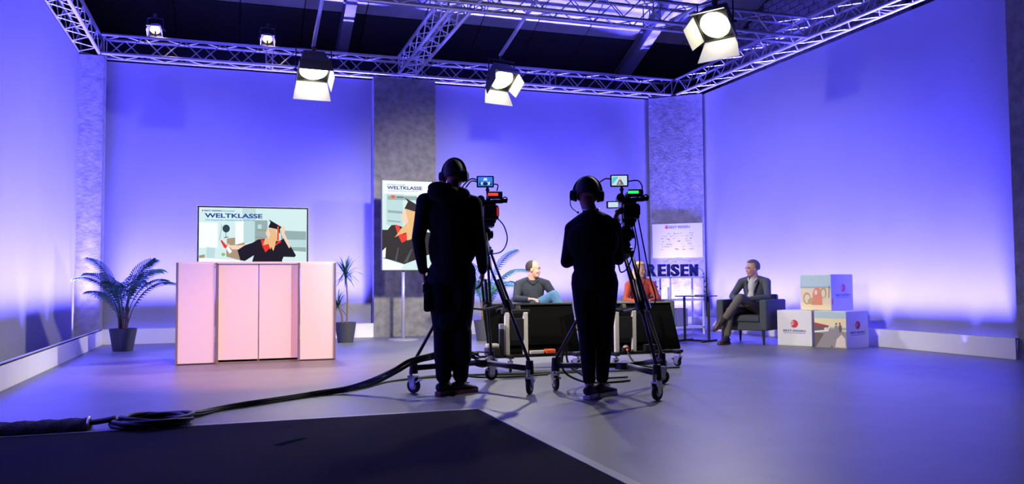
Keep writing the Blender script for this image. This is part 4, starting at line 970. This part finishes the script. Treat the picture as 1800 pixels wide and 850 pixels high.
T_red = glow('tally_red', (255, 60, 40), 1.6); T_grn = glow('tally_green', (40, 240, 110), 1.4); T_dkr = glow('dim_red', (170, 40, 50), .8); T_off = mat('tally_off', (.03, .02, .02), .4)
video_camera('broadcast camera with a red tally strip beside the hooded operator', (T1c[0] + .01, T1c[1], 1.385), math.radians(-14), T_red,
             (C_blue, [(C_pl, [(.1, .15), (.9, .12), (.9, .45), (.1, .4)]), (C_dk, ell(.5, .25, .18, .2)), (C_dk, [(.05, .1), (.2, .1), (.15, .6)]), (C_dk, [(.8, .1), (.95, .1), (.88, .55)]), (C_pl, [(.35, .6), (.65, .6), (.6, .9), (.4, .9)])]), T_dkr, .34, .02, .05,
             [[(.10, -.15, .08), (.17, -.17, .0), (.20, -.16, -.12), (.15, -.15, -.22), (.04, -.1, -.24)], [(-.04, -.06, .40), (-.10, -.10, .41), (-.16, -.14, .36), (-.20, -.16, .30)], [(-.04, -.06, .385), (-.10, -.10, .39), (-.15, -.14, .33)], [(.09, -.06, .37), (.13, -.06, .36), (.12, -.07, .31)]])
video_camera('broadcast camera with a green tally strip in front of the operator in the sweater', (T2c[0] + .01, T2c[1], 1.355), math.radians(-22), T_grn,
             (C_pl, [(C_teal, [(.05, .1), (.45, .9), (.1, .9), (.03, .6)]), (C_gry, [(.3, .05), (.45, .5), (.55, .85), (.65, .5), (.8, .05)]), (C_sk, ell(.55, .68, .07, .12)), (C_sk, [(.42, .1), (.5, .45), (.6, .2)])]), T_off, .325, -.035, .04,
             [[(.04, -.06, .37), (.12, -.08, .37), (.15, -.09, .30), (.10, -.08, .22)], [(-.10, -.06, .39), (-.15, -.09, .39), (-.2, -.1, .36)], [(.06, -.17, .06), (.09, -.18, -.1), (.11, -.18, -.3), (.08, -.18, -.5)], [(.10, -.17, .08), (.14, -.18, -.15), (.19, -.18, -.42), (.23, -.2, -.6), (.17, -.2, -.72)], [(.05, -.16, .0), (.08, -.18, -.15), (.02, -.19, -.33), (-.04, -.2, -.38), (-.06, -.2, -.32)]], C_pl)

# ================================================================== floor monitors on trolleys
M_gloss = mat('monitor_back', (.004, .004, .0045), .8, spec=.02)
def floor_monitor(label, x, y, W, pc, rz=0, ext=0):
    t = thing('floor_monitor', label, 'monitor', (x, y, 0), rz, 'monitors on low trolleys')
    Rm = R3(math.radians(-24)); H = .55; P = lambda a, b, c: Vector((0, .03, .17)) + Rm @ Vector((a, b, c))
    def pl(name, c, d, m, par=t, bevel=.006):
        return B(P(*c), d, Rm).build(name, m, par, bevel=bevel)
    pan = pl('panel', (0, .02, H / 2), (W, .035, H), M_gloss)
    pl('screen', (0, .0385, H / 2), (W - .02, .003, H - .02), mat('dark_screen', (.02, .02, .03), .15), pan, 0)
    pl('rim', (0, .012, H - .012), (W, .06, .024), M_blackpl, pan)
    pl('back_bulge', (0, -.012, .24), (W * .62, .03, .34), M_gloss, pan)
    for s in (-1, 1):
        MB().box((s * .1 + pc, -.08, .375), (.05, .04, .44)).build('pillar', mat('cream_pillar', (.80, .76, .68), .4), t, bevel=.008)
        pl('bracket', (s * .1 + pc, -.05, .47), (.05, .09, .05), M_black)
    B((pc, -.07, .60), (.30, .05, .04)).build('cross_bracket', M_black, t)
    B((-ext / 2, -.10, .150), (.95 + ext, .05, .03)).build('base_rail', M_black, t); B((0, .22, .150), (.95, .05, .03)).build('base_rail', M_black, t)
    for s in (-1, 1):
        B((s * .36, .06, .150), (.05, .6, .03)).build('base_rail', M_black, t)
        for yy in (-.2, .3): caster(t, s * .36, yy, .14, .3 * s, .045)
    B((pc, -.085, .42), (.15, .03, .22)).build('connector_box', M_black, t)
    return t
floor_monitor('black floor monitor on a trolley below the man in the navy shirt', 3.02, 8.13, 1.02, -.255, ext=.19)
floor_monitor('black floor monitor on a trolley below the woman in orange', 4.12, 7.98, 1.08, -.19)
def item(name, label, cat, c, d, m, rz=0, bevel=.006):
    return tag(MB().box((0, 0, d[2] / 2), d).build(name, m, None, bevel=bevel, loc=c, rz=rz), label, cat)
ZR = .165
M_org = mat('orange_plastic', (.85, .10, .02), .5); M_wp = mat('white_plastic', (.6, .56, .52), .5)
item('black_case', 'black equipment case under the white box on the trolley', 'case', (2.50, 8.03, ZR), (.13, .13, .075), M_black)
item('white_box', 'white adapter box sitting on a black case on the trolley', 'box', (2.50, 8.03, ZR + .074), (.13, .09, .045), M_wp, 0, .015)
item('orange_box', 'bright orange box on the trolley beneath the floor monitor', 'box', (3.12, 8.02, ZR), (.11, .08, .045), M_org, .1, .012)
item('power_strip', 'white power strip lying on the trolley rail', 'power strip', (2.98, 8.02, ZR), (.15, .05, .035), M_wp)
rl = item('red_lamp_unit', 'small black unit with a glowing red lamp and white cap', 'device', (3.92, 7.87, ZR), (.08, .06, .045), M_black)
MB().sph((0, -.032, .025), .010).build('red_lamp', glow('red_led', (255, 60, 40), 3.0), rl)
MB().sph((0, 0, .05), (.03, .025, .02)).build('cap', M_wp, rl, smooth=True)
item('junction_box', 'black junction box on the trolley under the woman', 'box', (4.20, 7.88, ZR), (.12, .07, .07), M_blackpl)
st_ = item('stage_box', 'tall black stage box with a grey plug leaning at the trolley', 'box', (2.60, 8.03, ZR), (.05, .05, .26), M_blackpl)
B((0, 0, .29), (.045, .045, .05)).build('plug', M_silver, st_)

# ================================================================== cables
M_cab = mat('cable_black', (.012, .014, .012), .5); M_cabg = mat('cable_green', (.03, .06, .02), .5)
bundle = [(2.0, 6.86, .27), (1.76, 6.80, .34), (1.58, 6.72, .30), (1.46, 6.655, .285), (1.36, 6.64, .26), (1.24, 6.66, .19), (1.08, 6.78, .10), (.86, 6.90, .035), (.62, 6.83, .02), (.35, 6.64, .015), (.1, 6.45, .015), (-.1, 6.30, .015), (-.22, 6.10, .02), (-.34, 5.98, .03)]
rnd = random.Random(9)
cb = thing('cable_bundle', 'thick bundle of black and green cables running from the coil to a tripod dolly', 'cables', (.35, 6.64, 0))
for k in range(7):
    a = 2 * PI * k / 7; P_ = []
    for i, p in enumerate(bundle):
        j = a + i * .35; rr_ = .020 + .006 * rnd.random()
        P_.append((p[0] + rr_ * math.cos(j), p[1] + rr_ * math.cos(j) * .6, max(.009, p[2] + rr_ * math.sin(j) * (1 if p[2] > .05 else .8))))
    MB().tube(smooth_pts([(q[0] - .35, q[1] - 6.64, q[2]) for q in P_], 6), .0085, 6).build('cable', M_cabg if k in (2, 5) else M_cab, cb, smooth=True)
for k, P_ in enumerate([[(.86, 6.92, .012), (1.1, 7.2, .010), (1.36, 7.55, .010), (1.7, 7.7, .010), (2.2, 7.75, .010), (2.9, 7.7, .010), (3.4, 7.72, .010)], [(.70, 6.90, .012), (1.1, 7.28, .010), (1.5, 7.66, .010), (2.0, 7.84, .010), (2.5, 7.68, .010), (3.2, 7.58, .010), (4.1, 7.52, .010)]]):
    tag(MB().tube(smooth_pts(P_, 8), .009, 6).build('floor_cable', M_cabg, smooth=True), ('greenish floor cable ending under the orange box trolley', 'greenish floor cable reaching on to the trolley with the red lamp')[k], 'cable', 'floor cables to the trolleys')
for k, (P_, lb) in enumerate([([(2.695, 6.40, .5), (2.67, 6.47, .36), (2.74, 6.6, .2), (2.9, 6.75, .10), (3.1, 6.9, .03), (3.5, 7.0, .012)], 'black cable drooping from the dolly behind the operator in the sweater'),
                              ([(2.75, 6.365, .62), (2.66, 6.46, .40), (2.68, 6.58, .16), (2.85, 6.6, .05), (3.1, 6.7, .012), (3.4, 6.75, .012)], 'second black cable looping low under the dolly by the sweater operator'),
                              ([(2.45, 8.0, .20), (2.20, 7.88, .21), (1.98, 7.7, .10), (2.1, 7.5, .03), (2.4, 7.45, .012), (2.9, 7.5, .012)], 'black cable hanging off the trolley beside the black equipment case'),
                              ([(3.92, 7.85, .185), (3.96, 7.74, .06), (4.15, 7.66, .012), (4.4, 7.6, .012)], 'short black cable below the unit with the red lamp')]):
    tag(MB().tube(smooth_pts(P_, 8), .010, 6).build('cable', M_cab, smooth=True), lb, 'cable')
P_ = []
rnd = random.Random(2)
for i in range(150):
    a = 2 * PI * i / 25; rr_ = .20 + .035 * math.sin(i * .21) + rnd.uniform(-.006, .006)
    P_.append((-.48 + rr_ * 1.05 * math.cos(a), 5.84 + rr_ * .95 * math.sin(a), .018 + .038 * (i / 150) + .012 * math.sin(a * 1.5 + i * .04)))
tag(MB().tube(P_, .013, 7).build('cable_coil', M_cab, smooth=True), 'coil of black cable lying at the carpet edge', 'cable')
M_slv = mat('sleeve_fleece', (.04, .04, .042), .95, noise=.3, nscale=70, bump=.8, bscale=90)
sl = MB(); n = 14; pts = [(-.84, 5.80), (-1.1, 5.79), (-1.4, 5.79), (-1.85, 5.79), (-2.6, 5.80), (-3.4, 5.80)]
pts = smooth_pts([(x, y, .0) for x, y in pts], 8)
vs_ = []
for i, p in enumerate(pts):
    for k in range(n + 1):
        a = PI * k / n; r_ = .078 + .006 * math.sin(i * 1.7 + k) 
        vs_.append((p.x + .004 * math.sin(i * 2.3 + k), p.y - r_ * math.cos(a) * 1.15, .002 + r_ * math.sin(a) * .95))
sl.add(vs_, [(i * (n + 1) + k, i * (n + 1) + k + 1, (i + 1) * (n + 1) + k + 1, (i + 1) * (n + 1) + k) for i in range(len(pts) - 1) for k in range(n)] + [tuple(range(n + 1))])
so_ = sl.build('cable_sleeve', M_slv, smooth=True)
for dy in (-.03, .0, .03):
    MB().tube(smooth_pts([(-.70, 5.83 + dy, .06), (-.76, 5.82 + dy, .05), (-.86, 5.80 + dy * .8, .045), (-1.1, 5.79, .05)], 6), .014, 7).build('protruding_cable', M_cab, so_, smooth=True)
tag(so_, 'dark fleecy cable sleeve lying along the carpet edge', 'sleeve')
MB().tube([(-.845, 5.80 - .075 * math.cos(a), .004 + .075 * math.sin(a)) for a in [PI * i / 12 for i in range(13)]], .008, 6).build('end_band', M_silver, so_)
tag(MB().poly([(.22, 4.83), (.26, 4.80), (.42, 4.97), (.40, 5.0), (.31, 4.93)], lambda u, v: (u, v, .0075)).build('tape_scrap', mat('teal_tape', (.008, .022, .022), 1, spec=.0)), 'small teal scrap of tape on the black carpet', 'tape')
